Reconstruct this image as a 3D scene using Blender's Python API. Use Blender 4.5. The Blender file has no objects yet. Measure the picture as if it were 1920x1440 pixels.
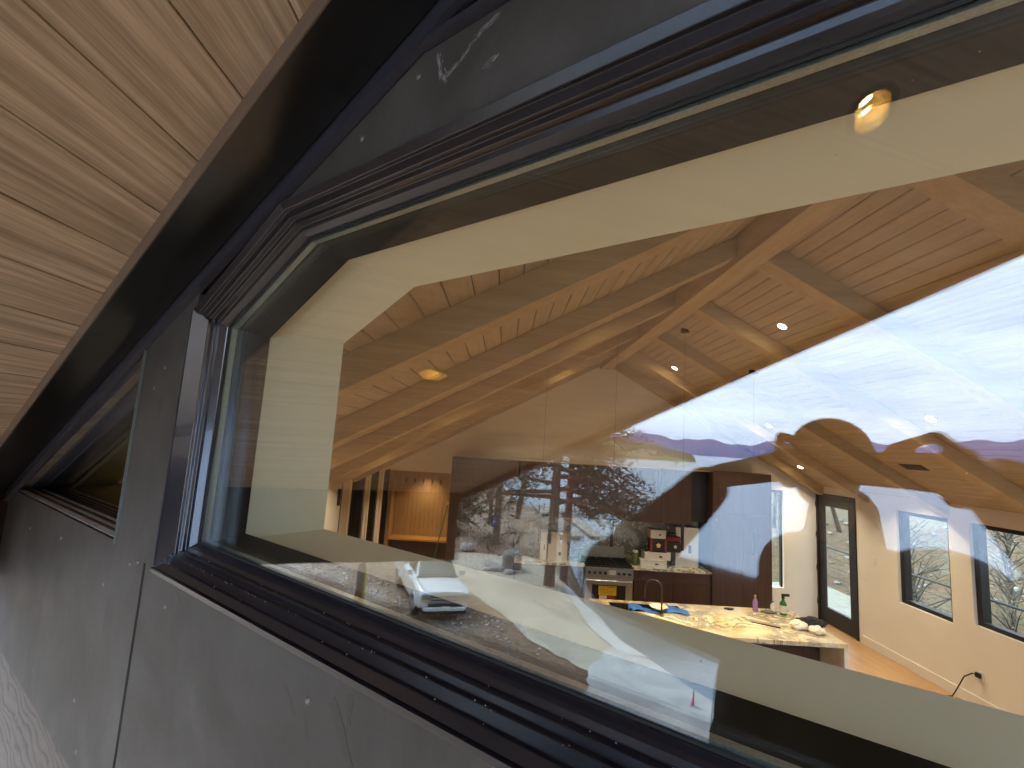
import bpy, bmesh, math, random
import numpy as np
from mathutils import Vector, Matrix
R = math.radians
random.seed(7)
sc = bpy.context.scene
C = sc.collection

# ------------------------------------------------------------------ camera
PIT, ROL, YAW, FPX = R(7.22), R(3.467), R(0.43), 879.0
fw = Vector((math.sin(YAW) * math.cos(PIT), math.cos(YAW) * math.cos(PIT), math.sin(PIT)))
r0 = Vector((math.cos(YAW), -math.sin(YAW), 0)); u0 = r0.cross(fw)
rt = math.cos(ROL) * r0 + math.sin(ROL) * u0
up = -math.sin(ROL) * r0 + math.cos(ROL) * u0
cam = bpy.data.cameras.new('camera'); camo = bpy.data.objects.new('camera', cam); C.objects.link(camo)
camo.matrix_world = Matrix(((rt.x, up.x, -fw.x, 0), (rt.y, up.y, -fw.y, 0), (rt.z, up.z, -fw.z, 0), (0, 0, 0, 1)))
cam.sensor_width = 36; cam.lens = 36 * FPX / 1920; cam.clip_start = 0.01; cam.clip_end = 40000
sc.camera = camo

# ------------------------------------------------------------------ world, sun, exposure
EXPO = 2.55
SUN_EL, SUN_AZ = R(42), R(-62)          # azimuth measured from +Y towards +X
w = bpy.data.worlds.new('World'); sc.world = w; w.use_nodes = True
nt = w.node_tree; nt.nodes.clear(); N_ = nt.nodes.new; L_ = nt.links.new
out = N_('ShaderNodeOutputWorld'); bg = N_('ShaderNodeBackground'); bg.inputs['Strength'].default_value = 0.15
sky = N_('ShaderNodeTexSky'); sky.sky_type = 'NISHITA'; sky.sun_disc = False
sky.sun_elevation = SUN_EL; sky.sun_rotation = SUN_AZ; sky.air_density = 1.0; sky.dust_density = 1.0; sky.ozone_density = 1.5
tc = N_('ShaderNodeTexCoord')
mp = N_('ShaderNodeMapping'); mp.inputs['Scale'].default_value = (1.0, 1.0, 5.0)
n1 = N_('ShaderNodeTexNoise'); n1.inputs['Scale'].default_value = 3.4; n1.inputs['Detail'].default_value = 6; n1.inputs['Roughness'].default_value = .5
cr = N_('ShaderNodeValToRGB')
cr.color_ramp.elements[0].position = .34; cr.color_ramp.elements[0].color = (4.1, 5.4, 7.5, 1)
cr.color_ramp.elements[1].position = .62; cr.color_ramp.elements[1].color = (6.2, 7.5, 9.4, 1)
mx = N_('ShaderNodeMix'); mx.data_type = 'RGBA'; mx.inputs['Factor'].default_value = .9
sz = N_('ShaderNodeSeparateXYZ'); hz = N_('ShaderNodeValToRGB')
hz.color_ramp.elements[0].position = .5; hz.color_ramp.elements[0].color = (1.06, 1.05, 1.02, 1)
hz.color_ramp.elements[1].position = .62; hz.color_ramp.elements[1].color = (1, 1, 1, 1)
hm = N_('ShaderNodeMath'); hm.operation = 'MULTIPLY_ADD'; hm.inputs[1].default_value = .5; hm.inputs[2].default_value = .5
hx = N_('ShaderNodeMix'); hx.data_type = 'RGBA'; hx.blend_type = 'MULTIPLY'; hx.inputs['Factor'].default_value = 1
L_(tc.outputs['Generated'], sz.inputs[0]); L_(sz.outputs['Z'], hm.inputs[0]); L_(hm.outputs[0], hz.inputs['Fac'])
L_(tc.outputs['Generated'], mp.inputs['Vector']); L_(mp.outputs['Vector'], n1.inputs['Vector'])
L_(n1.outputs['Fac'], cr.inputs['Fac']); L_(sky.outputs['Color'], mx.inputs['A']); L_(cr.outputs['Color'], hx.inputs['A']); L_(hz.outputs['Color'], hx.inputs['B']); L_(hx.outputs['Result'], mx.inputs['B'])
L_(mx.outputs['Result'], bg.inputs['Color']); L_(bg.outputs['Background'], out.inputs['Surface'])
sl = bpy.data.lights.new('sun', 'SUN'); sl.energy = 1.5; sl.angle = R(25); sl.color = (1, .96, .9)
so = bpy.data.objects.new('sun', sl); C.objects.link(so)
sd = Vector((math.sin(SUN_AZ) * math.cos(SUN_EL), math.cos(SUN_AZ) * math.cos(SUN_EL), math.sin(SUN_EL)))
so.rotation_euler = sd.to_track_quat('Z', 'Y').to_euler(); so.location = (-4, -8, 6)
sc.view_settings.view_transform = 'Standard'; sc.view_settings.look = 'None'
sc.view_settings.exposure = EXPO; sc.view_settings.gamma = 1; sc.view_settings.use_curve_mapping = False
cy = sc.cycles
cy.use_denoising = True; cy.max_bounces = 10; cy.diffuse_bounces = 4; cy.glossy_bounces = 5
cy.transparent_max_bounces = 24; cy.transmission_bounces = 6; cy.sample_clamp_indirect = 6; cy.caustics_reflective = False; cy.caustics_refractive = False

# ------------------------------------------------------------------ frames of reference
AZ = R(-53.76)
WV = Vector((math.sin(AZ), math.cos(AZ), 0))      # along the prow wall, away from the camera
NV = Vector((math.cos(AZ), -math.sin(AZ), 0))     # into the house
def PW(s, z, d): return NV * d + WV * s + Vector((0, 0, z))
FLOOR = -3.1; GROUND = -6.5; LAKE = -10.0
XR = 6.48; XRIDGE = 2.02; ZRIDGE = 1.97; YB = 9.78

# ------------------------------------------------------------------ mesh helpers
class MB:
    def __init__(s): s.v = []; s.f = []
    def add(s, vs, fs):
        o = len(s.v); s.v += [tuple(v) for v in vs]; s.f += [tuple(o + i for i in f) for f in fs]; return s
    def box(s, x0, x1, y0, y1, z0, z1):
        return s.add([(x0,y0,z0),(x1,y0,z0),(x1,y1,z0),(x0,y1,z0),(x0,y0,z1),(x1,y0,z1),(x1,y1,z1),(x0,y1,z1)],
                     [(0,3,2,1),(4,5,6,7),(0,1,5,4),(1,2,6,5),(2,3,7,6),(3,0,4,7)])
    def prism(s, pts, m, a, b):            # polygon pts (p,q) extruded from a to b, placed by m(p,q,a)
        n = len(pts)
        return s.add([m(p, q, a) for p, q in pts] + [m(p, q, b) for p, q in pts],
                     [tuple(range(n - 1, -1, -1)), tuple(range(n, 2 * n))] + [(i, (i + 1) % n, n + (i + 1) % n, n + i) for i in range(n)])
    def tube(s, pts, r, n=8, cap=True):
        pts = [Vector(p) for p in pts]; rs = r if isinstance(r, (list, tuple)) else [r] * len(pts)
        vs = []; k = len(pts); a = None
        for i, p in enumerate(pts):
            t = (pts[min(i + 1, k - 1)] - pts[max(i - 1, 0)]).normalized()
            if a is None: a = t.orthogonal().normalized()
            a = (a - t * a.dot(t)).normalized(); b = t.cross(a)
            vs += [p + (a * math.cos(2 * math.pi * j / n) + b * math.sin(2 * math.pi * j / n)) * rs[i] for j in range(n)]
        fs = [(i * n + j, i * n + (j + 1) % n, (i + 1) * n + (j + 1) % n, (i + 1) * n + j) for i in range(k - 1) for j in range(n)]
        if cap: fs += [tuple(range(n - 1, -1, -1)), tuple(range((k - 1) * n, k * n))]
        return s.add(vs, fs)
    def lathe(s, prof, n=24, c=(0, 0, 0), m=None, caps=True):   # prof = [(r,z)]
        vs = []
        for r, z in prof:
            for j in range(n):
                v = Vector((r * math.cos(2 * math.pi * j / n), r * math.sin(2 * math.pi * j / n), z))
                if m: v = m @ v
                vs.append(v + Vector(c))
        k = len(prof)
        return s.add(vs, [(i * n + j, i * n + (j + 1) % n, (i + 1) * n + (j + 1) % n, (i + 1) * n + j) for i in range(k - 1) for j in range(n)]
                     + ([tuple(range(n - 1, -1, -1)), tuple(range((k - 1) * n, k * n))] if caps else []))
    def ico(s, c, r, sub=1, m=None):
        bm = bmesh.new(); bmesh.ops.create_icosphere(bm, subdivisions=sub, radius=1)
        vs = []
        for v in bm.verts:
            p = Vector((v.co.x * r[0], v.co.y * r[1], v.co.z * r[2])) if isinstance(r, (tuple, list)) else v.co * r
            if m: p = m @ p
            vs.append(p + Vector(c))
        bm.verts.index_update()
        s.add(vs, [tuple(v.index for v in f.verts) for f in bm.faces]); bm.free(); return s
    def cap(s, a, b, ra, rb, n=14):        # tapered capsule
        a = Vector(a); b = Vector(b); t = (b - a); L = t.length; t = t / L
        pts = []; rs = []
        for i in range(5):
            th = math.pi / 2 * (1 - i / 4); pts.append(a - t * ra * math.sin(th)); rs.append(max(ra * math.cos(th), .0004))
        for i in range(5):
            th = math.pi / 2 * (i / 4); pts.append(b + t * rb * math.sin(th)); rs.append(max(rb * math.cos(th), .0004))
        return s.tube(pts, rs, n)
    def rot(s, ang, c=(0, 0, 0), axis='Z'):
        M = Matrix.Rotation(ang, 3, axis); c = Vector(c)
        s.v = [tuple(M @ (Vector(v) - c) + c) for v in s.v]; return s
    def move(s, d):
        s.v = [(v[0] + d[0], v[1] + d[1], v[2] + d[2]) for v in s.v]; return s
    def build(s, name, mat, parent=None, smooth=False, bevel=0):
        me = bpy.data.meshes.new(name); me.from_pydata(s.v, [], s.f); me.update()
        bm = bmesh.new(); bm.from_mesh(me); bmesh.ops.recalc_face_normals(bm, faces=bm.faces); bm.to_mesh(me); bm.free()
        o = bpy.data.objects.new(name, me); C.objects.link(o)
        if mat: me.materials.append(mat)
        if smooth:
            me.polygons.foreach_set('use_smooth', [True] * len(me.polygons))
            if smooth == 'auto': me.set_sharp_from_angle(angle=R(40))
        if bevel:
            b = o.modifiers.new('bevel', 'BEVEL'); b.width = bevel; b.segments = 2; b.limit_method = 'ANGLE'
        if parent: o.parent = parent
        return o
def holed(name, outer, holes, m, a, b, mat, parent=None):   # polygon with holes extruded from a to b
    bm = bmesh.new(); es = []
    for loop in [outer] + holes:
        vs = [bm.verts.new((p, q, 0)) for p, q in loop]
        es += [bm.edges.new((vs[i], vs[(i + 1) % len(vs)])) for i in range(len(vs))]
    bmesh.ops.triangle_fill(bm, use_beauty=True, edges=es, normal=(0, 0, 1))
    bm.verts.index_update()
    flat = [(v.co.x, v.co.y) for v in bm.verts]; fs = [tuple(v.index for v in f.verts) for f in bm.faces]; bm.free()
    n = len(flat); B = MB()
    sides = []; o = 0
    for loop in [outer] + holes:
        k = len(loop); sides += [(o + i, o + (i + 1) % k, n + o + (i + 1) % k, n + o + i) for i in range(k)]; o += k
    B.add([m(p, q, a) for p, q in flat] + [m(p, q, b) for p, q in flat], [f[::-1] for f in fs] + [tuple(n + i for i in f) for f in fs] + sides)
    return B.build(name, mat, parent)
def empty(name, loc=(0, 0, 0), label=None, cat=None, group=None, kind=None):
    o = bpy.data.objects.new(name, None); C.objects.link(o); o.location = loc; o.empty_display_size = .1
    return tag(o, label, cat, group, kind)
def tag(o, label=None, cat=None, group=None, kind=None):
    if label: o['label'] = label
    if cat: o['category'] = cat
    if group: o['group'] = group
    if kind: o['kind'] = kind
    return o
def keep(o):      # child of a moved empty keeps its world-space vertices
    o.matrix_parent_inverse = Matrix.Translation(-Vector(o.parent.location)); return o
def copy_thing(r, loc, rz=0, label=None):
    c = r.copy(); C.objects.link(c); c.location = loc; c.rotation_euler = (0, 0, rz)
    if label: c['label'] = label
    for ch in r.children:
        k = ch.copy(); C.objects.link(k); k.parent = c
        for g in ch.children:
            q = g.copy(); C.objects.link(q); q.parent = k
    return c

# ------------------------------------------------------------------ materials
def newmat(name):
    m = bpy.data.materials.new(name); m.use_nodes = True
    t = m.node_tree; b = t.nodes['Principled BSDF']; return m, t, b
def coords(t, scale=(1, 1, 1), rnd=True, rot=(0, 0, 0)):
    tcn = t.nodes.new('ShaderNodeTexCoord'); mpn = t.nodes.new('ShaderNodeMapping')
    mpn.inputs['Scale'].default_value = scale; mpn.inputs['Rotation'].default_value = rot
    t.links.new(tcn.outputs['Object'], mpn.inputs['Vector'])
    if not rnd: return mpn.outputs['Vector']
    oi = t.nodes.new('ShaderNodeObjectInfo'); ml = t.nodes.new('ShaderNodeMath'); ml.operation = 'MULTIPLY'; ml.inputs[1].default_value = 37
    ad = t.nodes.new('ShaderNodeVectorMath'); ad.operation = 'ADD'
    t.links.new(oi.outputs['Random'], ml.inputs[0]); t.links.new(mpn.outputs['Vector'], ad.inputs[0]); t.links.new(ml.outputs[0], ad.inputs[1])
    return ad.outputs['Vector']
def noise(t, vec, scale, detail=4, rough=.55, dist=0):
    n = t.nodes.new('ShaderNodeTexNoise'); n.inputs['Scale'].default_value = scale; n.inputs['Detail'].default_value = detail
    n.inputs['Roughness'].default_value = rough; n.inputs['Distortion'].default_value = dist
    t.links.new(vec, n.inputs['Vector']); return n.outputs['Fac']
def ramp(t, fac, stops):
    r = t.nodes.new('ShaderNodeValToRGB'); e = r.color_ramp.elements
    e[0].position, e[0].color = stops[0][0], (*stops[0][1], 1); e[1].position, e[1].color = stops[-1][0], (*stops[-1][1], 1)
    for p, c in stops[1:-1]:
        k = e.new(p); k.color = (*c, 1)
    t.links.new(fac, r.inputs['Fac']); return r.outputs['Color']
def mixc(t, fac, a, b, mode='MIX'):
    m = t.nodes.new('ShaderNodeMix'); m.data_type = 'RGBA'; m.blend_type = mode
    for k, v in (('A', a), ('B', b)):
        if isinstance(v, (tuple, list)): m.inputs[k].default_value = (*v, 1)
        else: t.links.new(v, m.inputs[k])
    if isinstance(fac, (int, float)): m.inputs['Factor'].default_value = fac
    else: t.links.new(fac, m.inputs['Factor'])
    return m.outputs['Result']
def bump(t, b, h, strength=.2, dist=.01):
    n = t.nodes.new('ShaderNodeBump'); n.inputs['Strength'].default_value = strength; n.inputs['Distance'].default_value = dist
    t.links.new(h, n.inputs['Height']); t.links.new(n.outputs['Normal'], b.inputs['Normal'])
def simple(name, col, rough=.5, metal=0, var=.12, vs=8, bs=0, bsc=200, spec=.5, emit=None, es=1, coat=0):
    m, t, b = newmat(name)
    v = coords(t, rnd=True); f = noise(t, v, vs)
    t.links.new(ramp(t, f, [(.3, tuple(c * (1 - var) for c in col)), (.7, tuple(min(1, c * (1 + var)) for c in col))]), b.inputs['Base Color'])
    b.inputs['Roughness'].default_value = rough; b.inputs['Metallic'].default_value = metal; b.inputs['Specular IOR Level'].default_value = spec
    b.inputs['Coat Weight'].default_value = coat
    if bs: bump(t, b, noise(t, v, bsc, 3), bs, .003)
    if emit: b.inputs['Emission Color'].default_value = (*emit, 1); b.inputs['Emission Strength'].default_value = es
    return m
def wood(name, lo, hi, axis='Y', sc_=26, stretch=.045, rough=.55, bs=.15, tone=.12, fine=1.0):
    m, t, b = newmat(name)
    s = [1, 1, 1]; s['XYZ'.index(axis)] = stretch
    v = coords(t, tuple(s))
    a = noise(t, v, sc_, 6, .62, .35); c = noise(t, v, sc_ * 6, 3, .6); d = noise(t, v, sc_ * .22, 2, .5)
    col = ramp(t, a, [(.30, lo), (.5, tuple((x + y) / 2 for x, y in zip(lo, hi))), (.68, hi)])
    col = mixc(t, .35 * fine, col, ramp(t, c, [(.35, (.42, .40, .38)), (.6, (1, 1, 1))]), 'MULTIPLY')
    oi = t.nodes.new('ShaderNodeObjectInfo')
    col = mixc(t, 1.0, col, ramp(t, oi.outputs['Random'], [(0, (1 - tone, 1 - tone, 1 - tone)), (1, (1 + tone * .3, 1, 1))]), 'MULTIPLY')
    col = mixc(t, .4, col, ramp(t, d, [(.3, (.75, .74, .72)), (.7, (1, 1, 1))]), 'MULTIPLY')
    t.links.new(col, b.inputs['Base Color']); b.inputs['Roughness'].default_value = rough
    bump(t, b, a, bs, .002); return m
M = {}
M['soffit'] = wood('soffit wood', (.33, .232, .15), (.74, .575, .415), 'Y', 58, .025, .5, .15, .06)
M['ceil'] = wood('ceiling wood', (.45, .345, .225), (.55, .43, .30), 'Y', 22, .05, .6, .05, .05, .5)
M['beam'] = wood('ceiling beam wood', (.46, .33, .19), (.56, .42, .26), 'X', 18, .06, .6, .05, .04, .5)
M['ridge'] = wood('ridge beam wood', (.46, .33, .19), (.56, .42, .26), 'Y', 18, .06, .6, .05, .04, .5)
M['floor'] = wood('oak floor', (.36, .20, .085), (.50, .31, .15), 'Y', 14, .08, .4, .05, .12, .6)
M['walnut'] = wood('dark walnut', (.040, .018, .012), (.075, .036, .024), 'Z', 20, .06, .4, .08, .10)
M['niche'] = wood('mudroom oak', (.40, .26, .13), (.52, .35, .18), 'Z', 20, .08, .5, .05, .06, .6)
M['bench'] = wood('bench oak', (.52, .27, .06), (.62, .35, .10), 'X', 14, .08, .35, .03, .05, .5)
M['white'] = simple('warm white drywall', (.72, .655, .575), .75, 0, .03, 3, .04, 300)
M['reveal'] = simple('painted window reveal', (.90, .86, .70), .6, 0, .02, 3)
M['frame'] = simple('dark window aluminium', (.010, .0095, .014), .22, .0, .15, 40, .02, 900, .55)
M['trim'] = simple('dark metal trim', (.036, .035, .046), .36, .0, .2, 30, .04, 700, .6)
M['inframe'] = simple('inner frame satin black', (.010, .010, .010), .6, 0, .1, 20, spec=.2)
M['edgebrown'] = simple('brown satin edge strip', (.16, .115, .085), .3, 0, .15, 14)
M['blackbeam'] = simple('black painted steel', (.009, .009, .009), .28, 0, .35, 12, .03, 300, .5)
M['black'] = simple('matt black', (.012, .011, .012), .45, 0, .2, 20)
M['brownpaint'] = simple('dark brown painted fascia', (.040, .026, .022), .5, 0, .15, 8)
M['gasket'] = simple('rubber gasket', (.008, .008, .008), .7)
M['spacer'] = simple('aluminium spacer bar', (.30, .36, .35), .35, .8, .15, 200)
M['screw'] = simple('zinc screw', (.15, .145, .14), .45, .5, .2, 300)
M['steel'] = simple('stainless steel', (.56, .56, .54), .3, 1.0, .05, 20)
M['iron'] = simple('cast iron', (.018, .018, .02), .5, .3)
M['lampglow'] = simple('lamp lens', (.9, .8, .6), .4, 0, 0, 5, emit=(1.0, .70, .34), es=14)
M['lampglow2'] = simple('soffit lamp lens', (.9, .8, .6), .4, 0, 0, 5, emit=(1.0, .72, .36), es=10)
M['goldcup'] = simple('lamp reflector', (.75, .58, .26), .25, .8, .05)
M['glowline'] = simple('tan painted glow line', (.55, .38, .22), .5)  # tan colour imitates a warm lit line, no emission
M['whitebox'] = simple('white card', (.66, .64, .60), .6, 0, .05)
M['red'] = simple('dark red case', (.22, .03, .03), .5)
M['yellow'] = simple('yellow label', (.80, .58, .03), .5)
M['blue'] = simple('blue cloth', (.02, .13, .50), .6)
M['green'] = simple('green plastic', (.02, .16, .04), .4)
M['dkglass'] = simple('dark glass', (.01, .012, .016), .06, 0, .05, 5, spec=.8)
M['rock'] = simple('granite rock', (.26, .25, .235), .85, 0, .35, 6, .6, 25)
M['deck'] = simple('weathered deck boards', (.20, .19, .16), .8, 0, .2, 9, .2, 60)
M['bark'] = simple('bark', (.15, .105, .078), .9, 0, .45, 14, .9, 30)
M['needles'] = simple('pine needles', (.034, .046, .020), .8, 0, .5, 3)
M['shrub'] = simple('shrub leaves', (.08, .12, .09), .8, 0, .5, 4)
M['deadleaf'] = simple('dry brown leaves', (.20, .11, .05), .9, 0, .5, 6)
M['twig'] = simple('bare grey branches', (.13, .105, .08), .9, 0, .4, 8)
M['truckwhite'] = simple('white car paint', (.50, .53, .53), .28, 0, .02, 2, coat=.6)
M['tyre'] = simple('tyre rubber', (.02, .02, .02), .8)
M['chrome'] = simple('chrome', (.6, .6, .6), .15, 1)
M['lamp'] = simple('headlight lens', (.22, .25, .25), .1, .3)
M['coat'] = simple('dark padded coat', (.014, .013, .018), .75, 0, .3, 14, .3, 60)
M['jeans'] = simple('dark work trousers', (.02, .022, .03), .85, 0, .2, 30)
M['skin'] = simple('skin', (.40, .22, .15), .5, 0, .08, 20)
M['knit'] = simple('dark knit cap', (.012, .012, .014), .9, 0, .3, 80, .4, 200)
M['phone'] = simple('phone case', (.012, .012, .014), .3)
M['scaffold'] = simple('scaffold plank', (.30, .21, .12), .8, 0, .25, 6)
M['galv'] = simple('galvanised tube', (.35, .36, .37), .4, .8)
M['pink'] = simple('pink flagging tape', (.90, .26, .42), .6, 0, .05)
M['boat'] = simple('boat hull', (.55, .57, .60), .3)
M['stone'] = simple('driveway stones', (.36, .34, .32), .9, 0, .6, 2)
M['litter'] = simple('fallen leaves on ground', (.17, .085, .055), .9, 0, .5, 3)

def fiber():       # fibre cement panels: mottled charcoal with wet runs
    m, t, b = newmat('charcoal fibre cement'); v = coords(t, rnd=True)
    a = noise(t, v, 3.2, 7, .62, .4); c = noise(t, v, 70, 3, .6); d = noise(t, v, 480, 2, .6)
    col = ramp(t, a, [(.28, (.035, .031, .025)), (.5, (.060, .053, .045)), (.74, (.094, .084, .075))])
    col = mixc(t, .35, col, ramp(t, c, [(.3, (.80, .79, .77)), (.7, (1.0, 1.0, 1.0))]), 'MULTIPLY')
    v2 = coords(t, (9, 9, 2.2)); s = noise(t, v2, 1.4, 4, .65, 1.1)
    col = mixc(t, ramp(t, s, [(.66, (0, 0, 0)), (.72, (.6, .6, .6))]), col, (.034, .026, .022))
    v3 = coords(t, (14, 14, 14)); s3 = noise(t, v3, 1.0, 6, .75, 1.5)
    col = mixc(t, ramp(t, s3, [(.70, (0, 0, 0)), (.82, (.45, .45, .45))]), col, (.24, .23, .22))
    t.links.new(col, b.inputs['Base Color']); b.inputs['Roughness'].default_value = .62; b.inputs['Specular IOR Level'].default_value = .4
    bump(t, b, d, .12, .001); return m
M['fiber'] = fiber()
def ply():
    m, t, b = newmat('plywood sheathing'); v = coords(t, (1, 1, 3)); wv = t.nodes.new('ShaderNodeTexWave')
    wv.wave_type = 'RINGS'; wv.inputs['Scale'].default_value = 3.0; wv.inputs['Distortion'].default_value = 14; wv.inputs['Detail'].default_value = 3; wv.inputs['Detail Scale'].default_value = 1.2
    t.links.new(v, wv.inputs['Vector'])
    col = ramp(t, wv.outputs['Fac'], [(.0, (.070, .056, .044)), (.16, (.105, .083, .063)), (1, (.125, .098, .074))])
    t.links.new(col, b.inputs['Base Color']); b.inputs['Roughness'].default_value = .8; return m
M['ply'] = ply()
def glass(name, k=.030, tint=(.955, .985, .96), fres=1.0):
    m, t, b = newmat(name); t.nodes.remove(b); o = t.nodes['Material Output']
    tr = t.nodes.new('ShaderNodeBsdfTransparent'); tr.inputs['Color'].default_value = (*tint, 1)
    gl = t.nodes.new('ShaderNodeBsdfGlossy'); gl.inputs['Roughness'].default_value = 0; gl.inputs['Color'].default_value = (.97, .98, 1, 1)
    fr = t.nodes.new('ShaderNodeFresnel'); fr.inputs['IOR'].default_value = 1.45
    geo = t.nodes.new('ShaderNodeNewGeometry')
    # a fresnel term that is the same from both sides of the thin pane
    lw = t.nodes.new('ShaderNodeLayerWeight'); lw.inputs['Blend'].default_value = .5
    pw = t.nodes.new('ShaderNodeMath'); pw.operation = 'POWER'; pw.inputs[1].default_value = 4.0
    ml = t.nodes.new('ShaderNodeMath'); ml.operation = 'MULTIPLY_ADD'; ml.inputs[1].default_value = .9 * fres; ml.inputs[2].default_value = .012 + k
    ml.use_clamp = True
    t.nodes.remove(fr); t.nodes.remove(geo)
    mxn = t.nodes.new('ShaderNodeMixShader')
    t.links.new(lw.outputs['Facing'], pw.inputs[0]); t.links.new(pw.outputs[0], ml.inputs[0]); t.links.new(ml.outputs[0], mxn.inputs['Fac'])
    t.links.new(tr.outputs[0], mxn.inputs[1]); t.links.new(gl.outputs[0], mxn.inputs[2]); t.links.new(mxn.outputs[0], o.inputs['Surface'])
    return m
M['glass'] = glass('insulated window glass', .036, (.982, .995, .978))
M['tint'] = glass('glass darkened for dim interior', .03, (.50, .52, .42))  # tint stands in for the dark interior behind the triangular pane
M['pane'] = glass('thin pane glass', .0, (.93, .95, .93), .5)
def marble(center=2.1, mirror=True, name='bookmatched marble', warm=(.72, .60, .42)):
    m, t, b = newmat(name); tcn = t.nodes.new('ShaderNodeTexCoord'); sp = t.nodes.new('ShaderNodeSeparateXYZ')
    t.links.new(tcn.outputs['Object'], sp.inputs[0])
    s1 = t.nodes.new('ShaderNodeMath'); s1.operation = 'SUBTRACT'; s1.inputs[1].default_value = center
    cb = t.nodes.new('ShaderNodeCombineXYZ'); t.links.new(sp.outputs[0], s1.inputs[0]); last = s1.outputs[0]
    if mirror:
        ab = t.nodes.new('ShaderNodeMath'); ab.operation = 'ABSOLUTE'; t.links.new(last, ab.inputs[0]); last = ab.outputs[0]
    t.links.new(last, cb.inputs[0]); t.links.new(sp.outputs[1], cb.inputs[1]); t.links.new(sp.outputs[2], cb.inputs[2])
    a = noise(t, cb.outputs[0], 1.7, 3, .5, .8); v = noise(t, cb.outputs[0], 2.3, 9, .66, 1.6); g = noise(t, cb.outputs[0], 1.1, 3, .5, .4)
    base = ramp(t, a, [(.38, warm), (.60, (.70, .68, .60))])
    vein = ramp(t, v, [(.44, (0, 0, 0)), (.48, (.95, .95, .95)), (.51, (.4, .4, .4)), (.54, (.85, .85, .85)), (.58, (0, 0, 0))])
    mask = ramp(t, g, [(.34, (0, 0, 0)), (.46, (1, 1, 1))]); vm = mixc(t, 1.0, vein, mask, 'MULTIPLY')
    thin = ramp(t, noise(t, cb.outputs[0], 2.9, 6, .6, 2.6), [(.485, (0, 0, 0)), (.5, (.5, .5, .5)), (.515, (0, 0, 0))])
    col = mixc(t, vm, base, (.10, .092, .080)); col = mixc(t, thin, col, (.24, .21, .17))
    t.links.new(col, b.inputs['Base Color']); b.inputs['Roughness'].default_value = .15; return m
M['marble'] = marble()
M['marble2'] = marble(.4, False, 'veined island marble', (.76, .60, .38))
def groundmat():
    m, t, b = newmat('gravel and leaf litter'); v = coords(t, rnd=False)
    a = noise(t, v, .35, 5, .6, .5); c = noise(t, v, 6, 6, .7); d = noise(t, v, 38, 3, .7)
    col = ramp(t, a, [(.36, (.19, .12, .070)), (.5, (.24, .18, .12)), (.62, (.32, .27, .20))])
    col = mixc(t, .9, col, ramp(t, c, [(.36, (.35, .32, .30)), (.6, (1.2, 1.15, 1.1))]), 'MULTIPLY')
    col = mixc(t, .8, col, ramp(t, d, [(.35, (.45, .42, .42)), (.62, (1.25, 1.25, 1.25))]), 'MULTIPLY')
    t.links.new(col, b.inputs['Base Color']); b.inputs['Roughness'].default_value = .95; bump(t, b, d, .6, .03); return m
M['ground'] = groundmat()
def concmat(name, lo, hi):
    m, t, b = newmat(name); v = coords(t, rnd=False)
    a = noise(t, v, .7, 6, .6, .8); d = noise(t, v, 25, 4, .7)
    col = ramp(t, a, [(.3, lo), (.65, hi)]); col = mixc(t, .4, col, ramp(t, d, [(.3, (.7, .7, .7)), (.6, (1.05, 1.05, 1.05))]), 'MULTIPLY')
    t.links.new(col, b.inputs['Base Color']); b.inputs['Roughness'].default_value = .85; bump(t, b, d, .3, .01); return m
M['concrete'] = concmat('pale concrete', (.30, .30, .29), (.50, .50, .47))
M['sand'] = concmat('sandy gravel drive', (.28, .25, .19), (.42, .38, .29))
def hillmat():
    m, t, b = newmat('leafy hillside'); v = coords(t, rnd=False); v2 = coords(t, (1, 1, 2.5), rnd=False)
    a = noise(t, v, .9, 7, .7, 1.0); c = noise(t, v2, 9, 6, .75, .8)
    col = ramp(t, a, [(.36, (.115, .100, .040)), (.5, (.14, .085, .050)), (.62, (.15, .125, .085))])
    col = mixc(t, 1, col, ramp(t, c, [(.34, (.35, .33, .3)), (.6, (1.1, 1.05, 1.0)), (.74, (1.5, 1.5, 1.4))]), 'MULTIPLY')
    t.links.new(col, b.inputs['Base Color']); b.inputs['Roughness'].default_value = .95; bump(t, b, c, .8, .08); return m
M['hill'] = hillmat()
def watermat():
    m, t, b = newmat('lake surface'); v0 = coords(t, (1, 1, 1), rnd=False, rot=(0, 0, R(55))); vm_ = t.nodes.new('ShaderNodeVectorMath'); vm_.operation = 'MULTIPLY'; vm_.inputs[1].default_value = (.30, 1.5, 1); t.links.new(v0, vm_.inputs[0]); v = vm_.outputs['Vector']
    a = noise(t, v, 1.3, 6, .62, .6); c = noise(t, v, .16, 3, .5)
    b.inputs['Base Color'].default_value = (.27, .33, .37, 1); b.inputs['Roughness'].default_value = .10; b.inputs['IOR'].default_value = 1.7
    b.inputs['Specular IOR Level'].default_value = 1.0
    ad = t.nodes.new('ShaderNodeMath'); ad.operation = 'ADD'; t.links.new(a, ad.inputs[0]); t.links.new(c, ad.inputs[1])
    bump(t, b, ad.outputs[0], .8, .45); return m
M['water'] = watermat()
M['mount'] = simple('haze blue far mountains', (.030, .045, .15), 1, 0, .15, .0008)  # distance haze painted in as blue, besides the haze volume
M['penin'] = simple('conifer covered point', (.075, .085, .035), .9, 0, .4, .05)
M['orange'] = simple('rusty shrubs', (.26, .15, .06), .9, 0, .4, 1)

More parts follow.
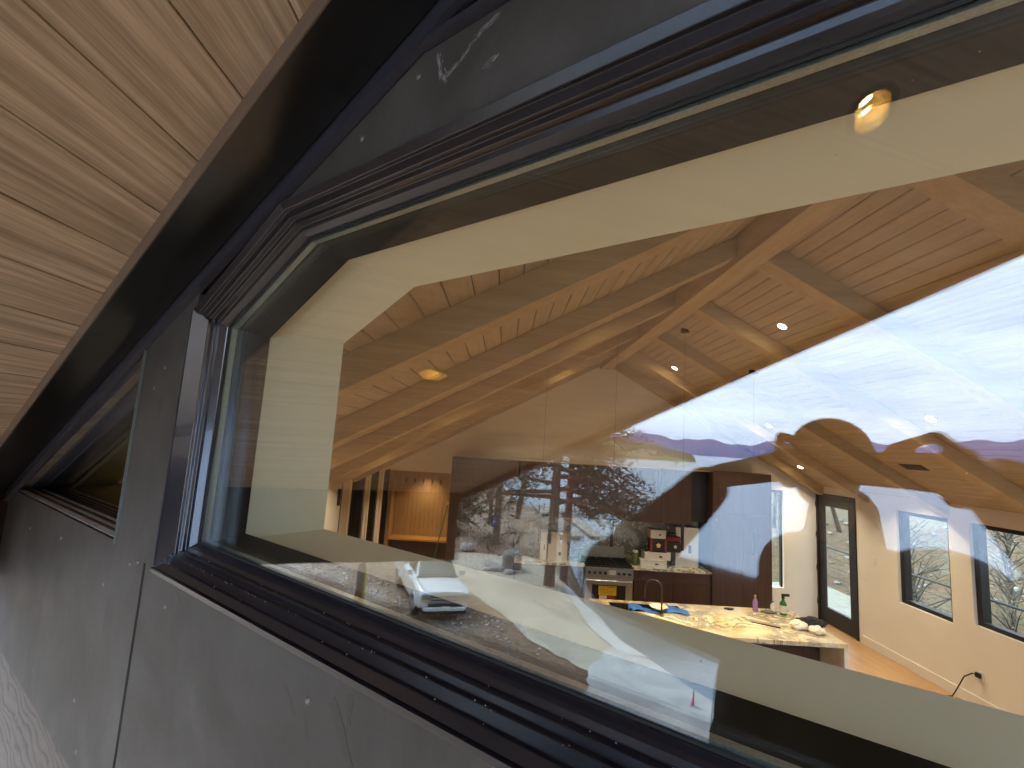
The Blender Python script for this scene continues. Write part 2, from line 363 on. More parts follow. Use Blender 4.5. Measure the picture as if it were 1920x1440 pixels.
# ------------------------------------------------------------------ ground, lake, far shore
shore = [(60, -30), (5, -16), (-8, -11.5), (-14, -10.8), (-20.5, -11.6), (-30, -15.5), (-42, -19.5), (-60, -24.5), (-95, -31), (-200, -52), (-500, -115), (-1500, -300)]
def shore_d(x, y):    # + on land
    best = 1e9; sg = 1
    for (ax, ay), (bx, by) in zip(shore, shore[1:]):
        dx, dy = bx - ax, by - ay; L2 = dx * dx + dy * dy
        tt = max(0, min(1, ((x - ax) * dx + (y - ay) * dy) / L2)); qx, qy = ax + dx * tt, ay + dy * tt
        d = math.hypot(x - qx, y - qy)
        if d < best: best = d; sg = 1 if (dx * (y - ay) - dy * (x - ax)) < 0 else -1
    return best * sg
def ground_z(x, y):
    d = shore_d(x, y)
    k = max(0, min(1, (d + .4) / 3.0)); k = k * k * (3 - 2 * k)
    z = LAKE - .7 + (GROUND - LAKE + .7) * k
    if d < 0: z = LAKE - .7 + d * .02
    if x < -38: z -= min(2.6, (-38 - x) * .07) * k
    if x < -60: z += min(9, (-60 - x) * .05 * max(0, min(1, (d - 6) / 30)))
    if x < -8 and y > 4: z += min(6, (y - 4) * .12) * k
    if x > 7.2:                                    # bank rising behind the house's right side
        z = FLOOR - 1.2 + (x - 9.2) * .60
        if x < 9.2: z = FLOOR - 1.2
    if y > 10.4 and x > -.8: z = max(z, FLOOR - 1.2 + (y - 10.4) * .42)
    return z + (.05 * math.sin(x * 1.7 + y * .9) * math.sin(y * 1.3) if d > 1 and not (-7 < x < 7) else 0)
def axis_vals(lo, hi, c0, c1, fine, grow=1.22):
    v = [c0 + i * fine for i in range(int((c1 - c0) / fine) + 1)]
    s = fine; a = v[-1]
    while a < hi: s *= grow; a += s; v.append(a)
    s = fine; a = v[0]
    while a > lo: s *= grow; a -= s; v.insert(0, a)
    return v
xs = axis_vals(-1600, 400, -34, 14, .55); ys = axis_vals(-700, 1500, -20, 14, .55)
G = MB(); nx, ny = len(xs), len(ys)
G.add([(x, y, ground_z(x, y)) for y in ys for x in xs],
      [(j * nx + i, j * nx + i + 1, (j + 1) * nx + i + 1, (j + 1) * nx + i) for j in range(ny - 1) for i in range(nx - 1)
       if not ((-2.5 < xs[i] < 6.0 and 1.0 < ys[j] < 9.4) or (-3.4 < xs[i] < -1 and 9 < ys[j] < 13))])
g = G.build('ground', M['ground'], smooth=True); tag(g, kind='structure')
g.data.materials.append(M['hill'])
for p in g.data.polygons:
    if p.center.x > 7.0 or p.center.y > 10.2: p.material_index = 1
lk = MB()
for i, (rad) in enumerate([0]):
    lk.add([(-30000, -30000, LAKE), (30000, -30000, LAKE), (30000, 6000, LAKE), (-30000, 6000, LAKE)], [(0, 1, 2, 3)])
tag(lk.build('lake_water', M['water']), kind='structure')
# sandy drive and concrete apron lie on the ground as sheets a few millimetres up
def sheet(name, pts, mat, dz):
    B = MB(); c = Vector((sum(p[0] for p in pts) / len(pts), sum(p[1] for p in pts) / len(pts), 0)); rings = 7; n = len(pts)
    vs = [(c.x, c.y, ground_z(c.x, c.y) + dz)]
    for r in range(1, rings + 1):
        for p in pts:
            x = c.x + (p[0] - c.x) * r / rings; y = c.y + (p[1] - c.y) * r / rings; vs.append((x, y, ground_z(x, y) + dz))
    fs = [(0, 1 + i, 1 + (i + 1) % n) for i in range(n)]
    for r in range(rings - 1):
        for i in range(n): fs.append((1 + r * n + i, 1 + (r + 1) * n + i, 1 + (r + 1) * n + (i + 1) % n, 1 + r * n + (i + 1) % n))
    return tag(B.add(vs, fs).build(name, mat), kind='structure')
def wob(pts, a=.25, k=6):
    o = []
    for i in range(len(pts)):
        p, q = pts[i], pts[(i + 1) % len(pts)]
        for j in range(k):
            t_ = j / k; o.append((p[0] + (q[0] - p[0]) * t_ + random.uniform(-a, a), p[1] + (q[1] - p[1]) * t_ + random.uniform(-a, a)))
    return o
sheet('gravel_drive', wob([(-26, -9.2), (-27, -4.5), (-21.5, -4.2), (-15.0, -5.2), (-12.2, -6.2), (-10.5, -9.6), (-15, -10.0), (-20, -9.9)], .15), M['sand'], .03)
sheet('concrete_apron', wob([(-14.2, -8.2), (-12.4, -6.2), (-10.9, -5.2), (-8.6, -4.6), (-5.2, -5.2), (-5, -10.5), (-10, -9.9), (-13, -9.6)], .12), M['concrete'], .06)
sheet('concrete_path', wob([(-20.6, -9.9), (-20.2, -9.0), (-16.6, -8.0), (-13.2, -7.6), (-12.6, -8.6), (-16, -9.4)], .06), M['concrete'], .07)

def dirv(az): return math.sin(R(az)), math.cos(R(az))
random.seed(3)
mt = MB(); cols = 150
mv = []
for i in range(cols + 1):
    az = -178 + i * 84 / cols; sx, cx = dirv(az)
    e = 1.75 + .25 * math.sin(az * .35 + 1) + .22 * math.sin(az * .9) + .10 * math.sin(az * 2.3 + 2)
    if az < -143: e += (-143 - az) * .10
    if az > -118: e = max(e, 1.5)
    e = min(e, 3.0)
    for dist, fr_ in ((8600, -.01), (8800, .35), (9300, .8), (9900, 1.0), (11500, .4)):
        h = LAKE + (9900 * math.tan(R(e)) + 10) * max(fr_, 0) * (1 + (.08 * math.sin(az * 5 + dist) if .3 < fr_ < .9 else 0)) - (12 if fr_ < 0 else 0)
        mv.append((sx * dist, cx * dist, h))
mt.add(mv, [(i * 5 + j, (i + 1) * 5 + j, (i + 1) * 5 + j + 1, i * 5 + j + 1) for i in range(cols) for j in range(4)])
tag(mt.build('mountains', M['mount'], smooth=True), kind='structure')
# wooded point across the bay
pn = MB(); pv = []; nseg = 44
for i in range(nseg + 1):
    az = -108 - i * 21.5 / nseg; sx, cx = dirv(az); t_ = i / nseg
    h = 26 * (1 - t_ ** 2.2) ** .8 + 2
    for dist, fr_ in ((640, -.1), (650, .35), (690, .85), (760, 1), (900, .3)):
        pv.append((sx * dist, cx * dist, LAKE + h * fr_))
pn.add(pv, [(i * 5 + j, (i + 1) * 5 + j, (i + 1) * 5 + j + 1, i * 5 + j + 1) for i in range(nseg) for j in range(4)])
tag(pn.build('wooded_point', M['penin'], smooth=True), kind='structure')
fp = MB()
for i in range(700):
    az = -108 - random.random() * 21.5; t_ = (-108 - az) / 21.5; h = 26 * (1 - t_ ** 2.2) ** .8 + 2; u_ = random.random()
    dist = 655 + u_ * 110; sx, cx = dirv(az); th = random.uniform(5, 10); z = LAKE + h * (.35 + .65 * min(1, u_ * 1.3)) - 1
    fp.tube([(sx * dist, cx * dist, z), (sx * dist, cx * dist, z + th * .4), (sx * dist, cx * dist, z + th)], [random.uniform(2, 3.4), 2.0, .15], 5)
tag(fp.build('forest_trees', M['penin']), 'dark conifers massed along the wooded point across the lake', 'forest', kind='stuff')

# ------------------------------------------------------------------ prow wall (the wall the camera looks along)
house = empty('prow_wall', (0, 0, FLOOR), 'charcoal panelled angled gable wall around the big chamfered window', 'wall')
def hb(b, name, mat, **k):
    return keep(b.build(name, mat, house, **k))
SR = -2.12
zt = lambda s: 1.13 - .4436 * s
OUT = [(SR + .9, -.3675), (1.45, -.3675), (1.45, .310), (1.046, .5145), (SR + .9, .5145)]
INN = [(SR + .96, -.308), (1.376, -.308), (1.376, .2995), (1.05, .449), (SR + .96, .449)]
TRI = [(1.80, -.36), (3.33, -.37), (1.80, .215)]
def ins(poly, u):        # inward offset of a convex polygon
    n = len(poly); area = sum(poly[i][0] * poly[(i + 1) % n][1] - poly[(i + 1) % n][0] * poly[i][1] for i in range(n)); sg = 1 if area > 0 else -1
    lines = []
    for i in range(n):
        (x0, y0), (x1, y1) = poly[i], poly[(i + 1) % n]; L = math.hypot(x1 - x0, y1 - y0); nx_, ny_ = -(y1 - y0) / L * sg, (x1 - x0) / L * sg
        lines.append((nx_, ny_, nx_ * x0 + ny_ * y0 + u))
    o = []
    for i in range(n):
        a, b = lines[i - 1], lines[i]; det = a[0] * b[1] - a[1] * b[0]
        o.append(((a[2] * b[1] - a[1] * b[2]) / det, (a[0] * b[2] - a[2] * b[0]) / det))
    return o
wallpoly = [(SR, -3.3), (4.35, -3.3), (4.35, zt(4.35)), (SR, zt(SR))]
keep(holed('outer_layer', wallpoly, [ins(OUT, .003), ins(TRI, .003)], lambda p, q, d: PW(p, q, d), .530, .680, M['ply'], house))
keep(holed('wall', wallpoly, [INN, ins(TRI, .02)], lambda p, q, d: PW(p, q, d), .681, .925, M['reveal'], house))
ri = lambda s: .948 - .403 * s
zb = -1.03
pan = [
    [(-.80, zb), (1.556, zb), (1.556, -.380), (-.80, -.380)],
    [(SR, zb), (-.804, zb), (-.804, -.380), (SR, -.380)],
    [(1.560, zb), (1.797, zb), (1.797, ri(1.797)), (1.455, ri(1.455)), (1.455, -.3795), (1.560, -.3795)],
    [(1.801, zb), (3.50, zb), (3.50, ri(3.50)), (3.36, -.376), (1.801, -.364)],
    [(-.80, .520), (1.062, .520), (.615, .698), (-.80, .698)],
]
for i, p in enumerate(pan):
    hb(MB().prism(p, PW, .515 if i != 2 else .511, .529), 'panel', M['fiber'], bevel=.0008)
hb(MB().prism([(-.8, .7005), (.612, .7005), (.575, .7125), (-.8, .7125)], PW, .498, .529), 'horizontal_trim', M['trim'])
# rake trim and black beam under the soffit
hb(MB().prism([(-1.5, ri(-1.5)), (3.55, ri(3.55)), (3.55, ri(3.55) + .006), (-1.5, ri(-1.5) + .006)], PW, .494, .5145), 'rake_trim_lip', M['trim'])
hb(MB().prism([(-1.5, ri(-1.5) + .007), (3.55, ri(3.55) + .007), (3.55, ri(3.55) + .050), (-1.5, ri(-1.5) + .050)], PW, .499, .5145), 'rake_trim', M['trim'])
sb = MB(); prof = [(.352, 0), (.496, 0), (.496, .06), (.352, .06)]
vs = []
for s in (-1.5, 3.62):
    for d, h in prof:
        x = NV.x * d + WV.x * s; vs.append(PW(s, .8455 + .5 * x + h, d))
sb.add(vs, [(0, 1, 2, 3), (7, 6, 5, 4)] + [(i, (i + 1) % 4, 4 + (i + 1) % 4, 4 + i) for i in range(4)])
eb = MB(); vs = []
for s in (-1.5, 3.62):
    for d, h in ((.3485, .0), (.3515, .0), (.3515, .052), (.3485, .052)):
        x = NV.x * d + WV.x * s; vs.append(PW(s, .8445 + .5 * x + h, d))
eb.add(vs, [(0, 1, 2, 3), (7, 6, 5, 4)] + [(i, (i + 1) % 4, 4 + (i + 1) % 4, 4 + i) for i in range(4)])
tag(eb.build('edge_strip', M['edgebrown']), 'thin brown strip where the wood soffit meets the black beam', 'trim')
tag(sb.build('rake_beam', M['blackbeam'], bevel=.0015), 'wide glossy black beam running up between the wood soffit and the wall', 'beam')
# screws
scr = [(.624, .656), (.778, .587), (.759, -.454), (1.39, -.452), (1.02, -.99), (.35, -.95), (1.62, .16), (1.68, .10), (1.60, -.385), (1.655, -.40), (1.70, -.99), (1.86, -.50), (1.86, -.97), (2.4, -.45), (2.9, -.49), (1.95, -.86), (2.45, -.93), (-.2, -.46)]
scm = MB().lathe([(0.0005, -.0024), (.003, -.0022), (.0044, -.001), (.0048, 0)], 12)
scm.lathe([(.0005, -.0029), (.0014, -.0027), (.0016, -.0018)], 6)
so_ = None
qn = NV.to_track_quat('Z', 'Y')
for s, z in scr:
    d = .515 if not (1.455 < s < 1.797) else .511
    if so_ is None: so_ = scm.build('screw', M['screw'], house, smooth='auto'); k = so_
    else: k = so_.copy(); C.objects.link(k)
    k.parent = house; k.matrix_parent_inverse = Matrix.Translation((0, 0, -FLOOR)); k.location = PW(s, z, d + .0002); k.rotation_euler = qn.to_euler(); k.scale = (1.35, 1.35, 1.35)
# chalk scuffs and wet runs on the panels, thin real marks on the surface
def smear(name, path, wid, mat, d=.5147, n=60):
    B = MB()
    for i in range(n):
        t_ = random.random() * (len(path) - 1); k = int(t_); f_ = t_ - k
        s = path[k][0] + (path[k + 1][0] - path[k][0]) * f_ + random.gauss(0, wid); z = path[k][1] + (path[k + 1][1] - path[k][1]) * f_ + random.gauss(0, wid)
        ds, dz = path[k + 1][0] - path[k][0], path[k + 1][1] - path[k][1]; L = math.hypot(ds, dz); ds /= L; dz /= L
        l = random.uniform(.002, .010); w_ = random.uniform(.0002, .0007)
        B.add([PW(s - ds * l, z - dz * l, d), PW(s - dz * w_, z + ds * w_, d), PW(s + ds * l, z + dz * l, d), PW(s + dz * w_, z - ds * w_, d)], [(0, 1, 2, 3)])
    return hb(B, name, mat)
M['chalk'] = simple('chalk scuff', (.30, .29, .29), .9, 0, .3, 300)
M['stain'] = simple('wet stain', (.022, .018, .015), .5, 0, .2, 60)
smear('chalk_scuff', [(.575, .675), (.555, .62), (.52, .64), (.475, .675), (.44, .69)], .0035, M['chalk'], n=150)
smear('chalk_scuff', [(.575, .675), (.572, .655), (.566, .625)], .0016, M['chalk'], n=60)
smear('chalk_scuff', [(.47, .60), (.44, .61)], .003, M['chalk'], n=20)
def blot(pts, d=.5147):
    o = []
    for i in range(len(pts)):
        p, q = pts[i], pts[(i + 1) % len(pts)]
        for j in range(4):
            t_ = j / 4; o.append((p[0] + (q[0] - p[0]) * t_ + random.uniform(-.0022, .0022), p[1] + (q[1] - p[1]) * t_ + random.uniform(-.0022, .0022)))
    hb(MB().prism(o, PW, d, .5149), 'wet_stain', M['stain'])
blot([(.84, -.455), (.832, -.45), (.80, -.475), (.79, -.492), (.805, -.49)])
blot([(.70, -.44), (.688, -.425), (.655, -.46), (.625, -.505), (.628, -.515), (.66, -.485)])
blot([(.655, -.41), (.640, -.405), (.643, -.45), (.652, -.47)])
0 and blot([(.56, -.43), (.545, -.46), (.53, -.50), (.52, -.56), (.512, -.56), (.528, -.48), (.548, -.43)])
0 and blot([(.862, -.40), (.856, -.40), (.842, -.45), (.846, -.46)])
blot([(1.36, -.40), (1.33, -.405), (1.31, -.43), (1.335, -.45), (1.35, -.43)])

# ------------------------------------------------------------------ main window
win = empty('chamfered_window', PW(.1, -.37, .5), 'big dark aluminium framed fixed window with a chamfered upper corner, lake reflected in its glass', 'window')
def wb(b, name, mat, **k): return keep(b.build(name, mat, win, **k))
PROF = [(.0, .5295), (.0, .5010), (.0008, .500), (.0140, .5085), (.0148, .5098), (.0150, .5165), (.0158, .5175), (.0295, .5216), (.0304, .5228), (.0307, .5320),
        (.0317, .5332), (.0400, .5352), (.0409, .5362), (.0413, .5480), (.0424, .5494), (.0500, .5530), (.0545, .5585), (.0590, .5650), (.0602, .5680), (.0602, .5712), (.004, .5712)]
JPROF = [(.0, .5295), (.0, .5010), (.0008, .500), (.0165, .5345), (.0174, .5352), (.0176, .5415), (.0186, .5424), (.0275, .5452), (.0283, .5460), (.0285, .5530), (.0295, .5538), (.0430, .5556), (.0440, .5562), (.0590, .5670), (.0602, .5690), (.0602, .5712), (.004, .5712)]
def sweep(poly, prof, owner, names, mat, skip=()):
    rings = [[PW(*ins(poly, u)[i], d) for u, d in prof] for i in range(len(poly))]
    n = len(prof)
    for i in range(len(poly)):
        if i in skip: continue
        j = (i + 1) % len(poly)
        B = MB().add(rings[i] + rings[j], [tuple(range(n - 1, -1, -1)), tuple(range(n, 2 * n))] + [(k, (k + 1) % n, n + (k + 1) % n, n + k) for k in range(n)])
        keep(B.build(names[i], mat, owner))
sweep(OUT, PROF, win, ['bottom_rail', 'left_jamb', 'chamfer_rail', 'head_rail', 'right_jamb'], M['frame'], skip=(1,))
M['jamb'] = simple('jamb aluminium with a cool sheen', (.014, .014, .022), .20, .0, .15, 40, .02, 900, 1.0, coat=.6)
sweep(OUT, JPROF, win, ['', 'left_jamb'], M['jamb'], skip=(0, 2, 3, 4))
M['caulk'] = simple('beige caulk', (.42, .36, .26), .8, 0, .2, 200)
for u_, d_ in ((.002, .5005), (.0172, .5150), (.030, .5220), (.044, .5365)):
    c_ = ins(OUT, u_)[1]; wb(MB().ico(PW(c_[0], c_[1] + .001, d_ - .0005), (.0022, .0022, .0012), 1), 'corner_caulk', M['caulk'])
sweep(OUT, [(.0602, .5990), (.0745, .6800), (.004, .6800), (.004, .5990)], win, ['inner_frame'] * 5, M['inframe'])
gp = ins(OUT, .0604)
for d in (.5715, .5925):
    p = wb(MB().prism(gp, PW, d, d + .005), 'glass_pane', M['glass'])
sweep(gp, [(0, .5775), (.0065, .5775), (.0065, .5915), (0, .5915)], win, ['spacer_bar'] * 5, M['spacer'])
sweep(gp, [(.0001, .5685), (.0035, .5685), (.0045, .5705), (.0001, .5705)], win, ['gasket'] * 5, M['gasket'])
wb(MB().prism([(SR + .88, -.379), (1.458, -.379), (1.458, -.3682), (SR + .88, -.3682)], PW, .493, .5145), 'sill_flashing', M['frame'], bevel=.0008)
wb(MB().prism([(1.4515, -.366), (1.4545, -.366), (1.4545, .312), (1.4515, .312)], PW, .497, .5145), 'jamb_trim', M['trim'])
wb(MB().prism([(SR + .9, .5155), (1.044, .5155), (1.036, .5195), (SR + .9, .5195)], PW, .503, .5145), 'head_trim', M['trim'])
random.seed(21)
for i in range(70):      # grit lying on the sill steps
    s = random.uniform(-.1, 1.4); u_, d_ = random.choice([(.019, .507), (.030, .524), (.0441, .541), (.030, .52)])
    pp = PW(s, -.3675 + u_ + .0006, d_); r_ = random.uniform(.0004, .0009)
    if i == 0: gm = MB()
    gm.ico(pp, r_, 1)
tag(keep(gm.build('grit', simple('sawdust grit', (.75, .55, .38), .8), win)), kind='stuff')

random.seed(77); B = MB()
for i in range(260):
    s_ = random.uniform(-.4, 1.35); z_ = random.uniform(-.29, .43); r_ = random.choice([.00025, .0003, .0004, .0006])
    if z_ > .29 and s_ > 1.05: continue
    B.prism([(s_ + r_ * math.cos(a), z_ + r_ * 1.2 * math.sin(a)) for a in (0, 1.26, 2.5, 3.8, 5)], PW, .5711, .5714)
tag(wb(B, 'dust_specks', simple('pale dust speck', (.42, .40, .36), .9)), kind='stuff')
# triangular side window
tw = empty('triangular_window', PW(2.5, -.36, .52), 'small triangular window low under the rake with dusty sill tracks', 'window')
TP = [(.0, .5295), (.0, .5130), (.003, .5130), (.0035, .5400), (.009, .5410), (.0095, .5460), (.0045, .5470), (.005, .5700), (.0115, .5710), (.012, .5770), (.0065, .5780), (.007, .6000), (.018, .6020), (.018, .640), (.0, .64)]
M['dust'] = simple('dusty sill', (.78, .74, .68), .85, 0, .25, 60)
sweep(TRI, TP, tw, ['sill', 'rake_rail', 'jamb'], M['frame'], skip=(1, 2))
sweep(TRI, [(.0, .5295), (.0, .5130), (.002, .5130), (.003, .5580), (.013, .5600), (.0140, .5980), (.018, .6010), (.018, .640), (.0, .64)], tw, ['sill', 'rake_rail', 'jamb'], M['trim'], skip=(0,))
for u_, d0, d1 in ((.0033, .5145, .5385), (.0047, .5482, .5688), (.0068, .5790, .5990)):
    q = ins(TRI, u_); keep(MB().prism([(q[0][0] + .003, q[0][1] + .0004), (q[1][0] - .03, q[1][1] + .0004), (q[1][0] - .03, q[1][1] + .0012), (q[0][0] + .003, q[0][1] + .0012)], PW, d0, d1).build('sill_dust', M['dust'], tw))
keep(MB().prism([(1.7965, -.372), (1.7995, -.372), (1.7995, .222), (1.7965, .222)], PW, .504, .5145).build('edge_trim', M['spacer'], tw))
keep(MB().prism(ins(TRI, .0175), PW, .608, .613).build('glass_pane', M['tint'], tw))
# clerestory window above
cw = empty('clerestory_window', PW(0, .72, .52), 'dark framed clerestory window above the panel strip, at the top edge', 'window')
CP = [(-.9, .716), (.565, .716), (-.9, 1.305)]
sweep(CP, [(.0, .5290), (.0, .506), (.012, .505), (.013, .515), (.026, .517), (.027, .529)], cw, ['sill', 'rake_rail', 'jamb'], M['frame'])
keep(MB().prism(ins(CP, .024), PW, .5265, .5292).build('glass_pane', M['dkglass'], cw))

# ------------------------------------------------------------------ soffit planks, eave beam, roof
CS = .89
def wall_y(x, d): return (d - NV.x * x) / NV.y
def front_y(x): return -.20 - .0 + (x + 2.51) * -.598 + .40
sof = empty('soffit', (0, 0, 1), 'light brown grooved wood soffit under the roof overhang', 'soffit')
cans = [(-.055, -.19), (-1.255, .66)]
def dz(x): return CS + .5 * x
x = -.396 + .143 * 5 + .143 * 11
xsn = []
k = x
while k > -2.62: xsn.append(k); k -= .143
sofobjs = []
for xa, xb in zip(xsn[1:], xsn[:-1]):
    if xa > 2.0: continue
    xb = min(xb, 2.02); a0, b0 = xa + .0016, xb - .0016; e = .0006
    def P_(x, y, h): return (x, y, dz(x) + h)
    ysf = lambda x: front_y(x) + .03; ysw = lambda x: wall_y(x, .356)
    vs = []
    for yy in (ysf, ysw):
        vs += [P_(a0, yy(a0), .012), P_(a0, yy(a0), e), P_(a0 + e, yy(a0 + e), 0), P_(b0 - e, yy(b0 - e), 0), P_(b0, yy(b0), e), P_(b0, yy(b0), .012)]
    B = MB().add(vs, [(0, 1, 2, 3, 4, 5), (11, 10, 9, 8, 7, 6)] + [(i, (i + 1) % 6, 6 + (i + 1) % 6, 6 + i) for i in range(6)])
    o = B.build('plank', M['soffit'], sof); o.matrix_parent_inverse = Matrix.Translation((0, 0, -1))
    for cx_, cy_ in cans:
        if a0 - .06 < cx_ < b0 + .06:
            cut = MB().lathe([(.046, -.3), (.046, .3)], 40, (cx_, cy_, dz(cx_))).build('cutter', None)
            md = o.modifiers.new('b', 'BOOLEAN'); md.object = cut; md.operation = 'DIFFERENCE'; md.solver = 'EXACT'
            bpy.context.view_layer.update()
            me = bpy.data.meshes.new_from_object(o.evaluated_get(bpy.context.evaluated_depsgraph_get()))
            o.modifiers.clear(); o.data = me; bpy.data.objects.remove(cut)
bx_ = [(-2.62, dz(-2.62)), (2.02, dz(2.02))]
B = MB(); vs = []
for h in (.060, .075):
    for xx in (-2.6, 2.02): vs += [(xx, front_y(xx) + .04, dz(xx) + h), (xx, wall_y(xx, .52), dz(xx) + h)]
B.add(vs, [(0, 1, 3, 2), (4, 6, 7, 5), (0, 4, 5, 1), (1, 5, 7, 3), (3, 7, 6, 2), (2, 6, 4, 0)])
o = B.build('backing_board', M['black'], sof); o.matrix_parent_inverse = Matrix.Translation((0, 0, -1))
# front fascia
B = MB(); vs = []
for xx in (-2.66, 2.02):
    for dy, h in ((0, -.035), (.03, -.035), (.03, .12), (0, .12)): vs.append((xx, front_y(xx) + dy - .003, dz(xx) + h))
B.add(vs, [(0, 1, 2, 3), (7, 6, 5, 4)] + [(i, (i + 1) % 4, 4 + (i + 1) % 4, 4 + i) for i in range(4)])
tag(B.build('roof_fascia', M['brownpaint'], bevel=.002), 'dark fascia board along the front edge of the overhang', 'fascia')
tag(MB().box(-2.62, -2.475, front_y(-2.5) + .035, 2.52, -.79, dz(-2.475) - .004).build('eave_beam', M['brownpaint'], bevel=.004), 'deep dark brown eave beam at the low edge of the soffit', 'beam')
# soffit downlights
for (cx_, cy_), lb in zip(cans, ('lit gold reflector downlight in the soffit, seen mirrored over the pale window head', 'gold reflector downlight in the soffit, seen mirrored beside the ceiling beams')):
    M3 = Matrix.Rotation(-math.atan(.5), 3, 'Y')
    t_ = empty('soffit_downlight', (cx_, cy_, dz(cx_)), lb, 'downlight', 'downlights in the outdoor soffit')
    MB().lathe([(.040, -.0005), (.041, -.003), (.055, -.003), (.057, .0), (.040, .0005)], 40, m=M3, caps=False).build('trim_ring', M['trim'], t_, smooth='auto')
    cup = []; n = 40; B = MB()
    prf = [(.0405, -.001), (.038, .02), (.031, .042), (.024, .052)]
    vs = []
    for r_, z_ in prf:
        for j in range(n): vs.append(M3 @ Vector((r_ * math.cos(2 * math.pi * j / n), r_ * math.sin(2 * math.pi * j / n), z_)))
    B.add(vs, [(i * n + j, i * n + (j + 1) % n, (i + 1) * n + (j + 1) % n, (i + 1) * n + j) for i in range(3) for j in range(n)])
    B.build('reflector', M['goldcup'], t_, smooth=True)
    MB().lathe([(.024, .050), (.022, .052)], 32, m=M3).build('lamp_lens', M['lampglow2'], t_)
t_ = empty('soffit_speaker', (-1.25, .21, dz(-1.25)), 'round dark unlit disc in the soffit, mirrored on the white gable', 'speaker')
MB().lathe([(.001, -.004), (.048, -.004), (.056, -.003), (.058, .0005)], 40, m=Matrix.Rotation(-math.atan(.5), 3, 'Y')).build('grille', M['brownpaint'], t_)
# roof slabs
def roofz(x): return 1.03 + .52 * x if x < XRIDGE else 1.03 + .52 * XRIDGE - .53 * (x - XRIDGE)
roof = empty('roof', (0, 0, 2.2), 'low pitched gable roof over the house', 'roof')
for pts, nm in (([(-3.25, 2.4), (-2.62, front_y(-2.62) + .04), (XRIDGE, front_y(XRIDGE) + .04), (XRIDGE, 10.3), (-.9, 10.3), (-.9, 13.4), (-3.25, 13.4)], 'left_slope'),
                ([(XRIDGE, front_y(XRIDGE) + .04), (6.75, 1.2), (6.75, 10.3), (XRIDGE, 10.3)], 'right_slope')):
    B = MB().prism(pts, lambda p, q, h: (p, q, roofz(p) + h), 0, .16)
    o = B.build(nm, M['black'], roof); o.matrix_parent_inverse = Matrix.Translation((0, 0, -2.2))
# right hand prow face, closing the room
RW0 = V3 = Vector((2.02, -.84, 0)); RWD = Vector((.805, .593, 0)).normalized(); RWN = Vector((RWD.y, -RWD.x, 0))
RM = lambda p, q, d: RW0 + RWD * p - RWN * d + Vector((0, 0, q))
rzt = lambda p: roofz(2.02 + p * RWD.x)
tag(holed('prow_wall_return', [(-.1, FLOOR - .2), (5.7, FLOOR - .2), (5.7, rzt(5.7) - .02), (-.1, rzt(0) - .08)], [[(.4, -2.8), (2.5, -2.8), (2.5, .55), (.4, .55)], [(2.7, -2.8), (5.2, -2.8), (5.2, -.55), (2.7, -.15)]], RM, 0, .25, M['white']), kind='structure')
for i, q in enumerate(([(.4, -2.8), (2.5, -2.8), (2.5, .55), (.4, .55)], [(2.7, -2.8), (5.2, -2.8), (5.2, -.55), (2.7, -.15)])):
    t_ = empty('lake_window', RM(q[0][0], q[0][1], .1), ('tall lake side window nearest the prow', 'lake side window with a sloping head')[i], 'window')
    keep(MB().prism(ins(q, .05), RM, .1, .106).build('glass_pane', M['pane'], t_))
    for k in range(4):
        a_, b_ = q, ins(q, .049); m_ = (k + 1) % 4
        keep(MB().prism([a_[k], a_[m_], b_[m_], b_[k]], RM, .07, .14).build('frame_rail', M['black'], t_))

# ------------------------------------------------------------------ interior shell
tag(MB().prism([(-3.2, 2.6), (2.1, -1.1), (6.6, 2.2), (6.6, 9.94), (-1.0, 9.94), (-1.0, 13.2), (-3.2, 13.2)], lambda p, q, h: (p, q, h), FLOOR - .15, FLOOR).build('floor', M['floor']), kind='structure')
YZ = lambda y, z, x: (x, y, z)
DOOR = [(8.70, FLOOR + .002), (9.80, FLOOR + .002), (9.80, -.62), (8.70, -.62)]
W2 = [(6.90, -2.15), (7.82, -2.15), (7.82, -.70), (6.90, -.70)]
W1 = [(5.40, -2.05), (6.59, -2.05), (6.59, -.70), (5.40, -.70)]
rw = holed('right_wall', [(2.2, FLOOR), (8.70, FLOOR), (8.70, -.62), (9.80, -.62), (9.80, FLOOR), (9.94, FLOOR), (9.94, -.44), (2.2, -.44)], [W2, W1], YZ, XR, XR + .17, M['white'])
tag(rw, kind='structure')
XZ = lambda x, z, y: (x, y, z)
gz = lambda x: .86 + .55 * x if x < XRIDGE else ZRIDGE - .55 * (x - XRIDGE)
gable = holed('gable_wall', [(-3.0, -.66), (-1.0, -.66), (-1.0, FLOOR), (XR, FLOOR), (XR, gz(XR)), (XRIDGE, ZRIDGE), (-2.75, -.655)],
              [[(5.45, -2.55), (5.78, -2.55), (5.78, -.62), (5.45, -.62)]], XZ, YB, YB + .16, M['white'])
tag(gable, kind='structure')
lw_holes = [(8.70, 9.00), (9.57, 10.53), (10.91, 11.65), (12.07, 12.75)]
lw = holed('left_wall', [(2.6, FLOOR), (13.2, FLOOR), (13.2, -.62), (9.8, -.62), (9.8, -.80), (2.6, -.80)],
           [[(a, FLOOR + .25), (b, FLOOR + .25), (b, -.86), (a, -.86)] for a, b in lw_holes[1:]], YZ, -3.22, -3.0, M['white'])
tag(lw, kind='structure')
tag(MB().box(-3.2, -1.0, 9.95, 13.3, -.66, -.60).build('hall_ceiling', M['white']), kind='structure')
tag(MB().box(-1.06, -1.0, 9.95, 13.3, FLOOR, -.66).build('hall_side_wall', M['white']), kind='structure')
tag(MB().box(-3.2, -.9, 13.12, 13.3, FLOOR, -.5).build('hall_end_wall', M['white']), kind='structure')
